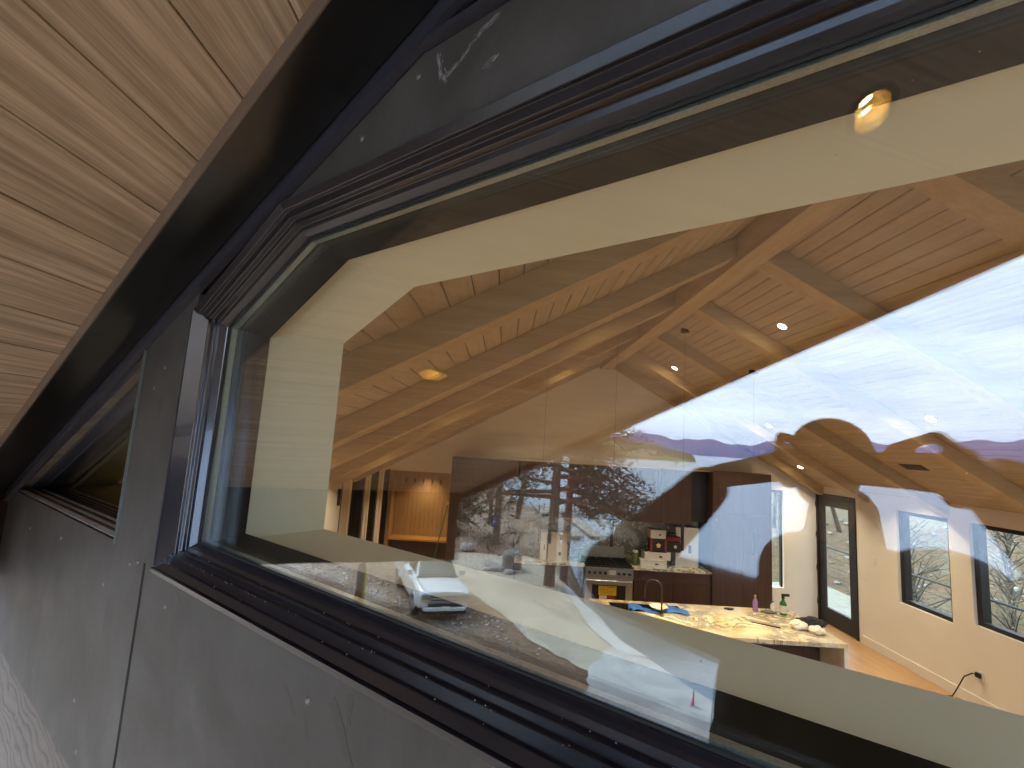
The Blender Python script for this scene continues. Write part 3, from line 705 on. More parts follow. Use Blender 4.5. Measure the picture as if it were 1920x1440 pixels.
# baseboards
bb = MB().box(XR - .016, XR - .001, 2.3, 8.62, FLOOR + .001, FLOOR + .14); pass
tag(bb.build('baseboard', M['white']), kind='structure')

# ceiling planks, rafters and ridge
ceil_l = empty('ceiling', (0, 5, 1.9), 'honey coloured grooved plank ceiling sloping both ways from the ridge', 'ceiling')
def ceil_plank(xa, xb, y0a, y0b, y1, mat, par):
    za, zb_ = gz(xa), gz(xb); e = .004
    a0, b0 = xa + .0032, xb - .0032
    vs = []
    for ya, yb in ((y0a, y0b), (y1, y1)):
        vs += [(a0, ya, gz(a0) + .014), (a0, ya, gz(a0) + e), (a0 + e, ya, gz(a0 + e)), (b0 - e, yb, gz(b0 - e)), (b0, yb, gz(b0) + e), (b0, yb, gz(b0) + .014)]
    o = MB().add(vs, [(0, 1, 2, 3, 4, 5), (11, 10, 9, 8, 7, 6)] + [(i, (i + 1) % 6, 6 + (i + 1) % 6, 6 + i) for i in range(6)]).build('plank', mat, par)
    o.matrix_parent_inverse = Matrix.Translation(-Vector(par.location)); return o
xk = 2.02 - .0
while xk > -3.0:
    xa = max(xk - .1235, -3.05)
    ceil_plank(xa, xk, wall_y(xa, .93), wall_y(xk, .93), 9.78 if xk > -2.9 else 9.78, M['ceil'], ceil_l); xk -= .1235
xk = 2.02
while xk < XR + .02:
    xb = xk + .1085
    y0 = lambda x: -.56 + (x - 2.02) * .664
    ceil_plank(xk, xb, y0(xk), y0(xb), 9.78, M['ceil'], ceil_l); xk += .1085
raf = None
for i, y0_ in enumerate((.85, 2.36, 3.86, 5.34, 6.85, 8.36, 9.56)):
    y1_ = y0_ + .2; lab = ['nearest', 'second', 'third', 'fourth', 'fifth', 'sixth', 'farthest'][i]
    xl = max(-3.0, (NV.x and ( .925 - NV.y * y0_) / NV.x)) if y0_ < 3 else -2.99
    xl = max(-2.99, min(2.0, xl)) + .02; xr_ = min(XR - .003, 2.02 + max(.2, (y0_ + .5) / .664) - .05)
    for side in (0, 1):
        a, b = (xl, XRIDGE - .11) if side == 0 else (XRIDGE + .11, xr_)
        if b - a < .3: continue
        rb = MB().prism([(a, gz(a) - .001), (b, gz(b) - .001), (b, gz(b) - .185), (a, gz(a) - .185)], XZ, y0_, y1_)
        tag(rb.build('rafter', M['beam'], bevel=.003), '%s pale wood rafter on the %s roof slope, counted from the window' % (lab, ('left', 'right')[side]), 'rafter', 'rafters under the plank ceiling')
tag(MB().box(XRIDGE - .11, XRIDGE + .11, -.3, YB - .003, 1.665, 1.93).build('ridge_beam', M['ridge'], bevel=.004), 'long wood ridge beam at the peak of the ceiling', 'beam')

# interior downlights
def lampo(name, loc, energy, size=.08, color=(1, .83, .62), rot=(0, 0, 0), parent=None, spread=112):
    l = bpy.data.lights.new(name, 'AREA'); l.shape = 'DISK'; l.size = size; l.energy = energy; l.color = color; l.spread = R(spread)
    o = bpy.data.objects.new(name, l); C.objects.link(o); o.location = loc; o.rotation_euler = rot
    if parent: o.parent = parent; o.location = Vector(loc) - Vector(parent.location)
    return o
DL = [(2.96, 4.98, 'upper downlight nearest the lake sky reflection'), (2.90, 8.10, 'small upper downlight near the gable peak'), (4.62, 5.05, 'downlight glowing through the reflected sky above the far hills'),
      (4.56, 8.10, 'faint downlight glowing through the reflected clouds'), (5.82, 9.25, 'low downlight beside the smaller ceiling vent'), (5.83, 7.25, 'low downlight beside the larger ceiling vent'),
      (5.83, 4.5, 'downlight low on the right slope nearest the window'), (.9, 4.95, 'downlight high on the left slope'), (.9, 8.05, 'downlight high on the left slope near the kitchen'),
      (-.9, 3.1, 'downlight on the left slope nearest the window'), (-.9, 6.4, 'downlight midway down the left slope'), (-2.2, 5.0, 'downlight low on the left slope'), (-2.2, 8.0, 'downlight low on the left slope near the hall'), (2.96, 1.6, 'downlight near the prow')]
DLE = 3.6
for x_, y_, lb in DL:
    z_ = gz(x_); m3 = Matrix.Rotation(math.atan(.55) * (1 if x_ > XRIDGE else -1), 3, 'Y')
    t_ = empty('ceiling_downlight', (x_, y_, z_), lb, 'downlight', 'recessed downlights in the plank ceiling')
    MB().lathe([(.030, -.001), (.050, -.005), (.058, -.004), (.060, .0)], 24, m=m3).build('trim_ring', M['goldcup'], t_, smooth='auto')
    MB().lathe([(.002, -.0065), (.046, -.0065), (.047, -.0035)], 24, m=m3).build('lamp_lens', M['lampglow'], t_)
    lampo('downlight_lamp', (x_, y_, z_ - .05), DLE, .07, parent=t_)
for x_, y_, sx_, lb in ((5.54, 8.80, .20, 'smaller dark slotted vent in the ceiling by the far door'), (5.585, 6.40, .26, 'larger dark slotted vent in the ceiling above the wall windows')):
    t_ = empty('ceiling_vent', (x_, y_, gz(x_)), lb, 'vent', 'ceiling vents')
    B = MB().box(-.07, .07, -sx_ / 2 - .05, sx_ / 2 + .05, -.006, 0); B.rot(math.atan(.55), axis='Y'); B.build('frame', M['brownpaint'], t_)
    for q in range(4):
        B = MB().box(-.055 + q * .03, -.035 + q * .03, -sx_ / 2 - .02, sx_ / 2 + .02, -.011, -.0065); B.rot(math.atan(.55), axis='Y'); B.build('slat', M['black'], t_)

# ------------------------------------------------------------------ right wall: door, windows, fittings
dr = empty('glazed_door', (XR, 9.2, FLOOR), 'tall black framed glazed door in the right wall, deck outside', 'door')
def db(b, name, mat, par=None): o = b.build(name, mat, par or dr, bevel=.002); 
def boxp(par, name, mat, *bx, bevel=.002):
    o = MB().box(*bx).build(name, mat, par, bevel=bevel); keep(o) if par.type == 'EMPTY' else None; return o
X0, X1 = XR - .02, XR + .06
for nm, bx in (('frame_jamb', (X0, X1 + .08, 8.705, 8.76, FLOOR + .003, -.64)), ('frame_jamb', (X0, X1 + .08, 9.74, 9.795, FLOOR + .003, -.64)), ('frame_head', (X0, X1 + .08, 8.705, 9.795, -.70, -.625)),
               ('stile', (X0 + .02, X1, 8.765, 8.90, FLOOR + .01, -.705)), ('stile', (X0 + .02, X1, 9.60, 9.735, FLOOR + .01, -.705)), ('top_rail', (X0 + .02, X1, 8.90, 9.60, -.86, -.705)), ('bottom_rail', (X0 + .02, X1, 8.90, 9.60, FLOOR + .01, FLOOR + .30))):
    boxp(dr, nm, M['black'], *bx)
keep(MB().box(XR + .01, XR + .02, 8.905, 9.595, FLOOR + .305, -.865).build('glass_pane', M['pane'], dr))
for z_ in (-.85, -1.45, -2.1, -2.75):
    boxp(dr, 'hinge', M['black'], XR - .035, XR - .021, 9.74, 9.80, z_ - .05, z_ + .05)
def wallwin(name, pts, label):
    y0_, y1_ = pts[0][0], pts[1][0]; z0_, z1_ = pts[0][1], pts[2][1]
    t_ = empty(name, (XR + .1, (y0_ + y1_) / 2, z0_), label, 'window', 'black framed windows in the right wall')
    f_ = .06; xa, xb = XR + .045, XR + .16
    for nm, bx in (('frame_sill', (xa, xb, y0_ + .004, y1_ - .004, z0_ + .004, z0_ + f_)), ('frame_head', (xa, xb, y0_ + .004, y1_ - .004, z1_ - f_, z1_ - .004)),
                   ('frame_jamb', (xa, xb, y0_ + .004, y0_ + f_, z0_ + f_, z1_ - f_)), ('frame_jamb', (xa, xb, y1_ - f_ - .02, y1_ - .004, z0_ + f_, z1_ - f_))):
        boxp(t_, nm, M['black'], *bx)
    keep(MB().box(XR + .1, XR + .11, y0_ + f_, y1_ - f_ - .02, z0_ + f_, z1_ - f_).build('glass_pane', M['pane'], t_))
wallwin('wall_window', W2, 'black framed window nearer the glazed door, bare branches outside')
wallwin('wall_window', W1, 'black framed window farther from the glazed door, at the right edge')
t_ = empty('slot_window', (5.6, YB + .1, -2.55), 'narrow slot window beside the tall dark cabinet, yellow bank outside', 'window')
for bx in ((5.452, 5.475, YB + .05, YB + .12, -2.548, -.622), (5.755, 5.778, YB + .05, YB + .12, -2.548, -.622)): boxp(t_, 'frame_jamb', M['black'], *bx)
boxp(t_, 'frame_head', M['brownpaint'], 5.477, 5.753, YB + .04, YB + .12, -.68, -.622)
keep(MB().box(5.477, 5.753, YB + .08, YB + .09, -2.54, -.682).build('glass_pane', M['pane'], t_))
for i, (a, b) in enumerate(lw_holes[1:]):
    t_ = empty('hall_window', (-3.1, (a + b) / 2, FLOOR + .25), ('dark tall hall window nearest the window wall', 'middle dark tall hall window between white posts', 'dark tall hall window next to the mudroom niche')[i], 'window', 'tall hall windows')
    boxp(t_, 'frame_jamb', M['black'], -3.2, -3.01, b - .12, b - .004, FLOOR + .26, -.865); boxp(t_, 'frame_jamb', M['black'], -3.2, -3.06, a + .004, a + .05, FLOOR + .26, -.865)
    boxp(t_, 'frame_head', M['black'], -3.2, -3.06, a + .05, b - .12, -.93, -.865)
    keep(MB().box(-3.15, -3.14, a + .05, b - .12, FLOOR + .26, -.93).build('glass_pane', M['dkglass'], t_))
    for y_ in (a - .09, b + .01): boxp(t_, 'casing', M['reveal'], -3.0, -2.98, y_, y_ + .08, FLOOR + .2, -.80)
t_ = empty('hall_door', (-3.0, 8.7, FLOOR), 'half hidden white hall door with a black handle', 'door')
boxp(t_, 'leaf', M['white'], -3.0, -2.965, 8.1, 8.92, FLOOR + .01, -.80); boxp(t_, 'edge_gap', M['black'], -3.0, -2.96, 8.93, 8.96, FLOOR + .01, -.80)
boxp(t_, 'handle', M['black'], -2.965, -2.91, 8.72, 8.74, -1.30, -1.0)
# thermostat, switch, outlet with cord
def fit(name, y, z, w_, h_, label, cat, mat, inner):
    t_ = empty(name, (XR, y, z), label, cat)
    boxp(t_, 'plate', mat, XR - .012, XR - .001, y - w_ / 2, y + w_ / 2, z - h_ / 2, z + h_ / 2)
    boxp(t_, inner, M['whitebox'], XR - .018, XR - .0125, y - w_ / 5, y + w_ / 5, z - h_ / 5, z + h_ / 5, bevel=.001)
    return t_
fit('thermostat', 8.20, -1.02, .09, .13, 'small white thermostat on the wall between door and window', 'thermostat', M['whitebox'], 'screen')
fit('light_switch', 8.30, -1.62, .08, .12, 'pale light switch below the thermostat', 'switch', M['white'], 'rocker')
fit('wall_outlet', 6.55, -2.68, .08, .12, 'wall outlet with a loose cord hanging to the floor', 'outlet', M['whitebox'], 'socket')
B = MB(); pts = [(XR - .03, 6.55, -2.68), (XR - .08, 6.58, -2.66), (XR - .12, 6.66, -2.74), (XR - .15, 6.72, -2.9), (XR - .2, 6.76, -3.04), (XR - .3, 6.85, -3.085), (XR - .36, 6.8, -3.09)]
B.tube(pts, .008, 8); B.box(XR - .05, XR - .019, 6.52, 6.58, -2.70, -2.64)
tag(B.build('loose_cord', M['black'], smooth='auto'), 'dark cord plugged in the outlet, drooping to the wood floor', 'cord')

# ------------------------------------------------------------------ kitchen
CT = FLOOR + .93
kit = empty('upper_cabinets', (1.3, 9.4, -1.33), 'long dark walnut upper cabinets above the marble backsplash', 'cabinet')
def kb(par, name, mat, *bx, bevel=.003): return boxp(par, name, mat, *bx, bevel=bevel)
ux = [.33, .99, 1.65, 2.55, 3.05, 3.62]
kb(kit, 'carcass', M['walnut'], .32, 3.64, 9.14, YB - .002, -1.31, -.325)
for a, b in zip(ux, ux[1:]): kb(kit, 'door_panel', M['walnut'], a + .002, b - .002, 9.118, 9.138, -1.325, -.32)
pk = empty('pantry_cabinet', (-.35, 9.4, FLOOR), 'tall dark walnut pantry block left of the backsplash', 'cabinet')
kb(pk, 'carcass', M['walnut'], -.985, .30, 9.12, YB - .002, FLOOR + .1, -.322)
for a, b in ((-.985, -.56), (-.56, -.13), (-.13, .30)): kb(pk, 'door_panel', M['walnut'], a + .002, b - .002, 9.10, 9.118, FLOOR + .1, -.32)
tk = empty('tall_cabinet', (4.6, 9.4, FLOOR), 'tall dark walnut cabinet at the right end of the kitchen', 'cabinet')
kb(tk, 'carcass', M['walnut'], 4.03, 5.16, 9.12, YB - .002, FLOOR + .1, -.302)
for a, b in ((4.03, 4.595), (4.595, 5.16)):
    kb(tk, 'door_panel', M['walnut'], a + .002, b - .002, 9.10, 9.118, -1.08, -.30); kb(tk, 'door_panel', M['walnut'], a + .002, b - .002, 9.10, 9.118, FLOOR + .1, -1.084)
kb(tk, 'recess_panel', M['black'], 3.66, 4.025, 9.35, 9.37, -1.30, -.33)
kb(tk, 'filler_panel', M['walnut'], 3.66, 4.025, 9.16, 9.18, FLOOR + .1, CT - .05)
tag(MB().box(-.95, 5.12, 9.2, 9.72, -.318, -.306).build('cabinet_top_glow', M['glowline']), 'thin tan strip painted as the lit line along the top of the dark upper cabinets', 'board')  # flat tan strip stands in for the orange light along the cabinet tops
tag(MB().box(.31, 3.95, YB - .02, YB - .002, CT, -1.32).build('backsplash', M['marble']), 'bookmatched veined marble backsplash behind the range', 'backsplash')
bc = empty('base_cabinets', (2, 9.4, FLOOR), 'dark walnut base cabinets under the pale counter', 'cabinet')
kb(bc, 'carcass', M['walnut'], .31, 1.62, 9.16, YB - .03, FLOOR + .1, CT - .042); kb(bc, 'carcass', M['walnut'], 2.57, 4.02, 9.16, YB - .03, FLOOR + .1, CT - .042)
for a, b in ((.31, .97), (.97, 1.62), (2.57, 3.3), (3.3, 4.02)):
    kb(bc, 'door_panel', M['walnut'], a + .003, b - .003, 9.14, 9.158, FLOOR + .1, CT - .24); kb(bc, 'drawer_front', M['walnut'], a + .003, b - .003, 9.14, 9.158, CT - .235, CT - .05)
kb(bc, 'toe_kick', M['black'], .31, 4.02, 9.2, 9.22, FLOOR + .002, FLOOR + .1)
kb(bc, 'countertop', M['marble'], .31, 1.635, 9.11, YB - .021, CT - .04, CT); kb(bc, 'countertop', M['marble'], 2.555, 4.02, 9.11, YB - .021, CT - .04, CT)
rg = empty('kitchen_range', (2.1, 9.4, FLOOR), 'stainless steel gas range with black knobs and a yellow label on its oven', 'range')
kb(rg, 'body', M['steel'], 1.642, 2.548, 9.14, 9.72, FLOOR + .08, CT - .03)
kb(rg, 'control_panel', M['steel'], 1.642, 2.548, 9.085, 9.14, CT - .21, CT - .02)
kb(rg, 'cooktop', M['iron'], 1.645, 2.545, 9.10, 9.72, CT - .03, CT + .005)
kb(rg, 'backguard', simple('pale stone slab', (.50, .50, .44), .3), 1.66, 2.53, 9.73, 9.745, CT + .0, CT + .24)
for i in range(3):
    gx = 1.66 + i * .295
    g_ = MB()
    for q in range(4): g_.box(gx + .02 + q * .075, gx + .035 + q * .075, 9.13, 9.70, CT + .02, CT + .035)
    for q in range(4): g_.box(gx + .01, gx + .28, 9.15 + q * .17, 9.165 + q * .17, CT + .006, CT + .034)
    keep(g_.build('grate', M['iron'], rg))
for kx in (1.72, 1.82, 1.92, 2.02, 2.27, 2.37, 2.47):
    k_ = MB().lathe([(.026, 0), (.028, .01), (.022, .035), (.020, .04)], 16, m=Matrix.Rotation(R(90), 3, 'X')).move((kx, 9.085, CT - .115)); keep(k_.build('knob', M['black'], rg, smooth='auto'))
kb(rg, 'display', simple('range display', (.5, .52, .50), .2), 2.075, 2.215, 9.08, 9.0848, CT - .15, CT - .06)
kb(rg, 'oven_door', M['steel'], 1.66, 2.53, 9.10, 9.138, FLOOR + .2, CT - .27)
kb(rg, 'oven_window', M['black'], 1.78, 2.41, 9.095, 9.0995, FLOOR + .3, CT - .33)
h_ = MB().tube([(1.67, 9.05, CT - .25), (2.52, 9.05, CT - .25)], .014, 12); h_.box(1.69, 1.71, 9.05, 9.10, CT - .26, CT - .24); h_.box(2.48, 2.50, 9.05, 9.10, CT - .26, CT - .24); keep(h_.build('handle', M['steel'], rg, smooth='auto'))
kb(rg, 'energy_label', M['yellow'], 1.905, 2.235, 9.090, 9.0945, CT - .51, CT - .35, bevel=0)
for i, (x0_, x1_) in enumerate(((1.92, 2.03), (2.05, 2.22), (1.92, 2.02), (2.04, 2.09))):
    zz = CT - .37 if i < 2 else CT - .41; kb(rg, 'label_print', M['black'], x0_, x1_, 9.0885, 9.0898, zz - .005, zz + .005, bevel=0)
for i in range(4): kb(rg, 'label_print', M['brownpaint'], 1.93, 2.2 - .04 * (i % 2), 9.0885, 9.0898, CT - .44 - i * .016, CT - .437 - i * .016, bevel=0)
kb(rg, 'paper_sheet', M['whitebox'], 1.92, 2.06, 9.090, 9.0945, CT - .60, CT - .52, bevel=0); kb(rg, 'red_sheet', M['red'], 2.07, 2.22, 9.090, 9.0945, CT - .60, CT - .52, bevel=0)

def carton(name, bx, mat, label, cat, rz=0):
    cx_, cy_ = (bx[0] + bx[1]) / 2, (bx[2] + bx[3]) / 2
    t_ = empty(name, (cx_, cy_, bx[4]), label, cat); hw, hd, h = (bx[1] - bx[0]) / 2, (bx[3] - bx[2]) / 2, bx[5] - bx[4]
    MB().box(-hw, hw, -hd, hd, 0, h * .86).build('body', mat, t_, bevel=.004); MB().box(-hw - .004, hw + .004, -hd - .004, hd + .004, h * .86 + .0005, h).build('lid', mat, t_, bevel=.004)
    MB().box(hw * .1, hw * .35, -hd - .0035, -hd - .001, h * .35, h * .55).build('print', M['black'], t_); t_.rotation_euler.z = rz; return t_
carton('carton', (2.72, 3.22, 9.24, 9.50, CT, CT + .13), M['whitebox'], 'lowest white carton on the counter right of the range', 'carton')
carton('carton', (2.80, 3.30, 9.26, 9.52, CT + .13, CT + .27), M['whitebox'], 'second white carton, below the red and black case', 'carton')
t_ = empty('tool_case', (3.06, 9.38, CT + .27), 'red and black case with a yellow star sticker between white cartons', 'case')
MB().box(-.14, .14, -.12, .12, 0, .26).build('body', M['black'], t_, bevel=.006)
for sx_ in (-1, 1): MB().box(sx_ * .14 - .02, sx_ * .14 + .02, -.13, -.05, .005, .25).build('side_rail', M['red'], t_, bevel=.004)
st = [((.055 if i % 2 == 0 else .028) * math.sin(math.pi * i / 5), (.055 if i % 2 == 0 else .028) * math.cos(math.pi * i / 5) + .13) for i in range(10)]
MB().prism(st, lambda p, q, d: (p, d, q), -.126, -.121).build('star_sticker', M['yellow'], t_)
carton('carton', (2.90, 3.20, 9.25, 9.50, CT + .53, CT + .69), M['whitebox'], 'topmost white carton balanced on the red case', 'carton')
t_ = empty('power_tool_box', (3.38, 9.45, CT + .27), 'rounded dark red and black tool box beside the yellow star', 'case')
MB().box(-.15, .15, -.12, .12, 0, .2).build('body', M['black'], t_, bevel=.03); MB().box(-.15, .15, -.125, .1, .202, .30).build('lid', M['red'], t_, bevel=.03)
MB().tube([(-.08, -.02, .30), (-.07, -.02, .345), (.07, -.02, .345), (.08, -.02, .30)], .012, 8).build('handle', M['black'], t_)
MB().lathe([(.001, 0), (.03, 0), (.03, .006)], 16, m=Matrix.Rotation(R(90), 3, 'X')).move((.03, -.121, .11)).build('badge', M['whitebox'], t_)
carton('tall_carton', (3.45, 3.90, 9.42, 9.72, CT, CT + .74), M['whitebox'], 'tall white carton standing at the right end of the counter', 'carton')
carton('carton', (.95, 1.32, 9.30, 9.60, CT, CT + .30), M['whitebox'], 'lower white appliance carton left of the range', 'carton')
carton('carton', (1.0, 1.30, 9.30, 9.60, CT + .30, CT + .53), M['whitebox'], 'upper white carton with a small square print left of the range', 'carton')
carton('carton', (.80, .93, 9.32, 9.6, CT, CT + .52), M['whitebox'], 'slim white carton beside the appliance cartons', 'carton')
def bottle(x_, y_, z_, r_, h_, mat, capmat, label, cat='bottle', neck=.4):
    t_ = empty('bottle', (x_, y_, z_), label, cat)
    MB().lathe([(r_ * .95, 0), (r_, .01), (r_, h_ * .62), (r_ * neck, h_ * .78), (r_ * neck, h_ * .88)], 20).build('body', mat, t_, smooth='auto')
    MB().lathe([(r_ * neck * 1.15, h_ * .881), (r_ * neck * 1.15, h_)], 16).build('cap', capmat, t_, smooth='auto'); return t_
bottle(1.585, 9.3, CT, .05, .26, M['green'], M['green'], 'dark green bottle left of the range', neck=.8)
bottle(2.64, 9.35, CT, .055, .27, simple('olive oil jar', (.10, .13, .04), .2), M['whitebox'], 'olive green jar with pale lid right of the range', 'jar', .8)
bottle(2.84, 9.3, CT + .27, .028, .15, M['black'], M['whitebox'], 'small black bottle with white label on a carton')
t_ = empty('cutting_board', (.50, 9.62, CT), 'brown wooden cutting board leaning by the backsplash', 'board')
B = MB().box(-.09, .09, -.012, .012, 0, .42); B.rot(R(-10), axis='X'); B.build('board', M['niche'], t_, bevel=.008)
B = MB().box(-.03, .03, -.012, .012, .421, .50); B.rot(R(-10), axis='X'); B.build('handle', M['niche'], t_, bevel=.008)

isl = empty('kitchen_island', (2.15, 6.6, FLOOR), 'veined marble waterfall island with a sink', 'island')
IY0, IY1, IX0, IX1 = 5.98, 7.16, -.25, 4.31
SX0, SX1, SY0, SY1 = 1.62, 2.62, 6.72, 7.06
top = holed('countertop', [(IX0, IY0), (IX1, IY0), (IX1, IY1), (IX0, IY1)], [[(SX0, SY0), (SX1, SY0), (SX1, SY1), (SX0, SY1)]], lambda p, q, h: (p, q, h), CT - .05, CT, M['marble2'], isl); keep(top)
kb(isl, 'waterfall_end', simple('white quartz edge', (.66, .68, .66), .3), IX1 - .05, IX1, IY0, IY1, FLOOR + .002, CT - .051)
kb(isl, 'cabinet_body', M['walnut'], IX0 + .05, IX1 - .055, 6.42, IY1 - .03, FLOOR + .1, CT - .23)
kb(isl, 'sink_basin', M['black'], SX0 + .004, SX1 - .004, SY0 + .004, SY1 - .004, CT - .22, CT - .20)
for bx in ((SX0, SX0 + .012, SY0, SY1), (SX1 - .012, SX1, SY0, SY1), (SX0, SX1, SY0, SY0 + .012), (SX0, SX1, SY1 - .012, SY1)): kb(isl, 'sink_wall', M['black'], *bx, CT - .20, CT - .006, bevel=0)
fc = empty('faucet', (2.24, 6.60, CT), 'black gooseneck faucet standing on the island', 'faucet')
MB().lathe([(.03, 0), (.03, .012), (.018, .02), (.016, .06)], 20).build('base', M['black'], fc, smooth='auto')
MB().tube([(0, 0, .05), (0, 0, .34)] + [(-.11 + .11 * math.cos(a), .03 * math.sin(a / 2), .34 + .11 * math.sin(a)) for a in [math.pi * i / 10 for i in range(1, 11)]] + [(-.22, .03, .24), (-.22, .03, .20)], .012, 12).build('spout', M['black'], fc, smooth=True)
MB().tube([(.015, 0, .07), (.07, -.01, .10)], .007, 8).build('lever', M['black'], fc)
bp = empty('blue_cloth', (2.3, 6.9, CT), 'bright blue cloth draped over the sink edge', 'cloth')
B = MB(); vs = []; n_ = 14
for i in range(n_):
    for j in range(8):
        xx = -.42 + .78 * i / (n_ - 1); yy = -.20 + .26 * j / 7 + .05 * math.sin(i * .9); vs.append((xx, yy, .012 + .012 * math.sin(i * 1.3 + j) + (-.05 if -.05 < yy < .05 and i < 9 else .0)))
B.add(vs, [(i * 8 + j, (i + 1) * 8 + j, (i + 1) * 8 + j + 1, i * 8 + j + 1) for i in range(n_ - 1) for j in range(7)])
o = B.build('fold', M['blue'], bp, smooth=True); o.modifiers.new('solid', 'SOLIDIFY').thickness = .004
t_ = empty('white_bowl', (2.26, 6.78, CT + .015), 'round white bowl beside the faucet on the blue cloth', 'bowl')
MB().lathe([(.04, 0), (.05, .004), (.11, .035), (.125, .05), (.118, .05), (.10, .035), (.04, .012), (.001, .010)], 28).build('bowl', simple('glazed white', (.85, .80, .68), .2), t_, smooth='auto')
bottle(3.73, 7.02, CT, .035, .22, simple('printed bottle', (.25, .15, .4), .2), simple('amber cap', (.5, .3, .08), .4), 'small purple and blue printed bottle on the island')
sp = bottle(4.08, 6.93, CT, .045, .25, M['green'], M['black'], 'green spray bottle with white label at the far island corner', 'spray bottle')
MB().box(-.02, .09, -.015, .015, .25, .285).build('trigger_head', M['black'], sp, bevel=.006); MB().lathe([(.0465, .03), (.0465, .13)], 20).build('paper_label', M['whitebox'], sp)
bottle(3.97, 7.0, CT, .03, .16, M['whitebox'], M['blue'], 'short white bottle with blue cap beside the spray bottle')
def lump(name, loc, r_, mat, label, cat, sd_, parts=1):
    random.seed(sd_); t_ = empty(name, loc, label, cat)
    bm = bmesh.new(); bmesh.ops.create_icosphere(bm, subdivisions=4, radius=1); vs = []
    ph = [random.uniform(0, 6) for _ in range(6)]
    for v in bm.verts:
        c = v.co; f_ = 1 + .16 * math.sin(5 * c.x + ph[0]) * math.sin(4 * c.y + ph[1]) + .10 * math.sin(11 * c.z + ph[2]) * math.sin(9 * c.x + ph[3]) + .05 * math.sin(19 * c.y + ph[4])
        vs.append((c.x * r_[0] * f_, c.y * r_[1] * f_, max(0.0, c.z * r_[2] * f_ + r_[2] * .8)))
    bm.verts.index_update(); MB().add(vs, [tuple(v.index for v in f.verts) for f in bm.faces]).build('surface', mat, t_, smooth=True); bm.free(); return t_
lump('plastic_bag', (3.98, 6.42, CT), (.10, .09, .055), simple('white plastic film', (.85, .80, .72), .25), 'crumpled white plastic bag near the island corner', 'plastic bag', 4)
lump('plastic_bag', (4.13, 6.28, CT), (.09, .08, .05), simple('white plastic film b', (.88, .82, .72), .25), 'second crumpled white plastic bag closest to the island edge', 'plastic bag', 5)
lump('work_glove', (4.20, 6.50, CT), (.17, .10, .07), simple('black glove fabric', (.018, .018, .026), .8), 'dark crumpled cloth behind the white plastic bags', 'cloth', 9)
lump('grey_rag', (3.90, 6.98, CT), (.10, .05, .018), simple('grey rag', (.16, .15, .13), .9), 'flat grey rag near the far island edge', 'rag', 12)
lump('remote_control', (3.35, 7.02, CT), (.07, .035, .014), M['black'], 'small dark object lying at the far edge of the island', 'remote', 13)
t_ = empty('clipboard', (3.60, 6.52, CT), 'grey folded sheet with a dark edge on the marble', 'paper'); B = MB().box(-.17, .17, -.06, .06, .001, .008); B.rot(R(-28)); B.build('sheet', simple('grey card', (.20, .18, .15), .5), t_)
B = MB().box(-.17, .17, -.067, -.061, .001, .014); B.rot(R(-28)); B.build('dark_edge', M['black'], t_)
t_ = empty('counter_stool', (3.30, 6.10, FLOOR), 'dark stool tucked under the island overhang', 'stool')
MB().box(-.26, .26, -.17, .17, .60, .68).build('seat', M['black'], t_, bevel=.03)
for a in (-1, 1):
    for b in (-1, 1): MB().tube([(a * .20, b * .13, .60), (a * .24, b * .16, 0)], .014, 8).build('leg', M['black'], t_)
t_ = empty('floor_bag', (4.75, 6.35, FLOOR), 'brown shape on the floor just past the island end', 'bag')
lump_o = MB().ico((0, 0, .10), (.26, .10, .10), 3).build('body', simple('brown leather', (.10, .05, .03), .6), t_, smooth=True)
MB().tube([(.18, 0, .16), (.24, .02, .28), (.28, .02, .12)], .008, 8).build('strap', M['black'], t_)
# pendants over the island
for x_, lb in ((.535, 'slim black cylinder pendant at the left over the island, in front of the cutting board'), (1.50, 'slim black cylinder pendant hanging in front of the range'), (2.45, 'slim black cylinder pendant in front of the white cartons'), (3.42, 'slim black cylinder pendant farthest right over the island')):
    t_ = empty('pendant_lamp', (x_, 6.45, -1.28), lb, 'pendant lamp', 'cylinder pendants over the island')
    MB().lathe([(.020, 0), (.022, .002), (.022, .33), (.018, .335)], 20).build('shade', M['black'], t_, smooth='auto')
    MB().tube([(0, 0, .335), (0, 0, gz(x_) + 1.28 - .02)], .0014, 6).build('cord', M['black'], t_)
    if x_ != 2.0: MB().lathe([(.06, gz(x_) + 1.28 - .03), (.06, gz(x_) + 1.28 + .02)], 20).build('canopy', M['black'], t_, smooth='auto')
    MB().lathe([(.001, .012), (.017, .012), (.017, .002)], 16).build('lamp_lens', M['lampglow'], t_)
    lampo('pendant_spot', (x_, 6.45, -1.30), 1.3, .03, (1, .68, .34), parent=t_, spread=110)

# mudroom niche at the end of the hall
mn = empty('mudroom_niche', (-2.1, 13, FLOOR), 'oak lined mudroom niche with hooks and an orange wood bench', 'niche')
for i in range(15): kb(mn, 'board', M['niche'], -2.88 + i * .118, -2.765 + i * .118, 13.09, 13.115, -2.9, -.90, bevel=.004)
kb(mn, 'side_panel', M['niche'], -2.98, -2.885, 12.65, 13.11, -3.09, -.86); kb(mn, 'head_panel', M['white'], -2.98, -1.07, 12.62, 13.11, -.885, -.67)
kb(mn, 'bench_top', M['bench'], -2.88, -1.08, 12.62, 13.085, -2.66, -2.61); kb(mn, 'bench_front', M['walnut'], -2.88, -1.08, 12.80, 12.83, -3.09, -2.665)
for i in range(5):
    hx = -2.62 + i * .235; B = MB().box(hx - .012, hx + .012, 13.05, 13.088, -1.22, -1.10); B.tube([(hx, 13.05, -1.20), (hx, 13.0, -1.19), (hx, 12.99, -1.15)], .007, 6); keep(B.build('coat_hook', M['black'], mn))
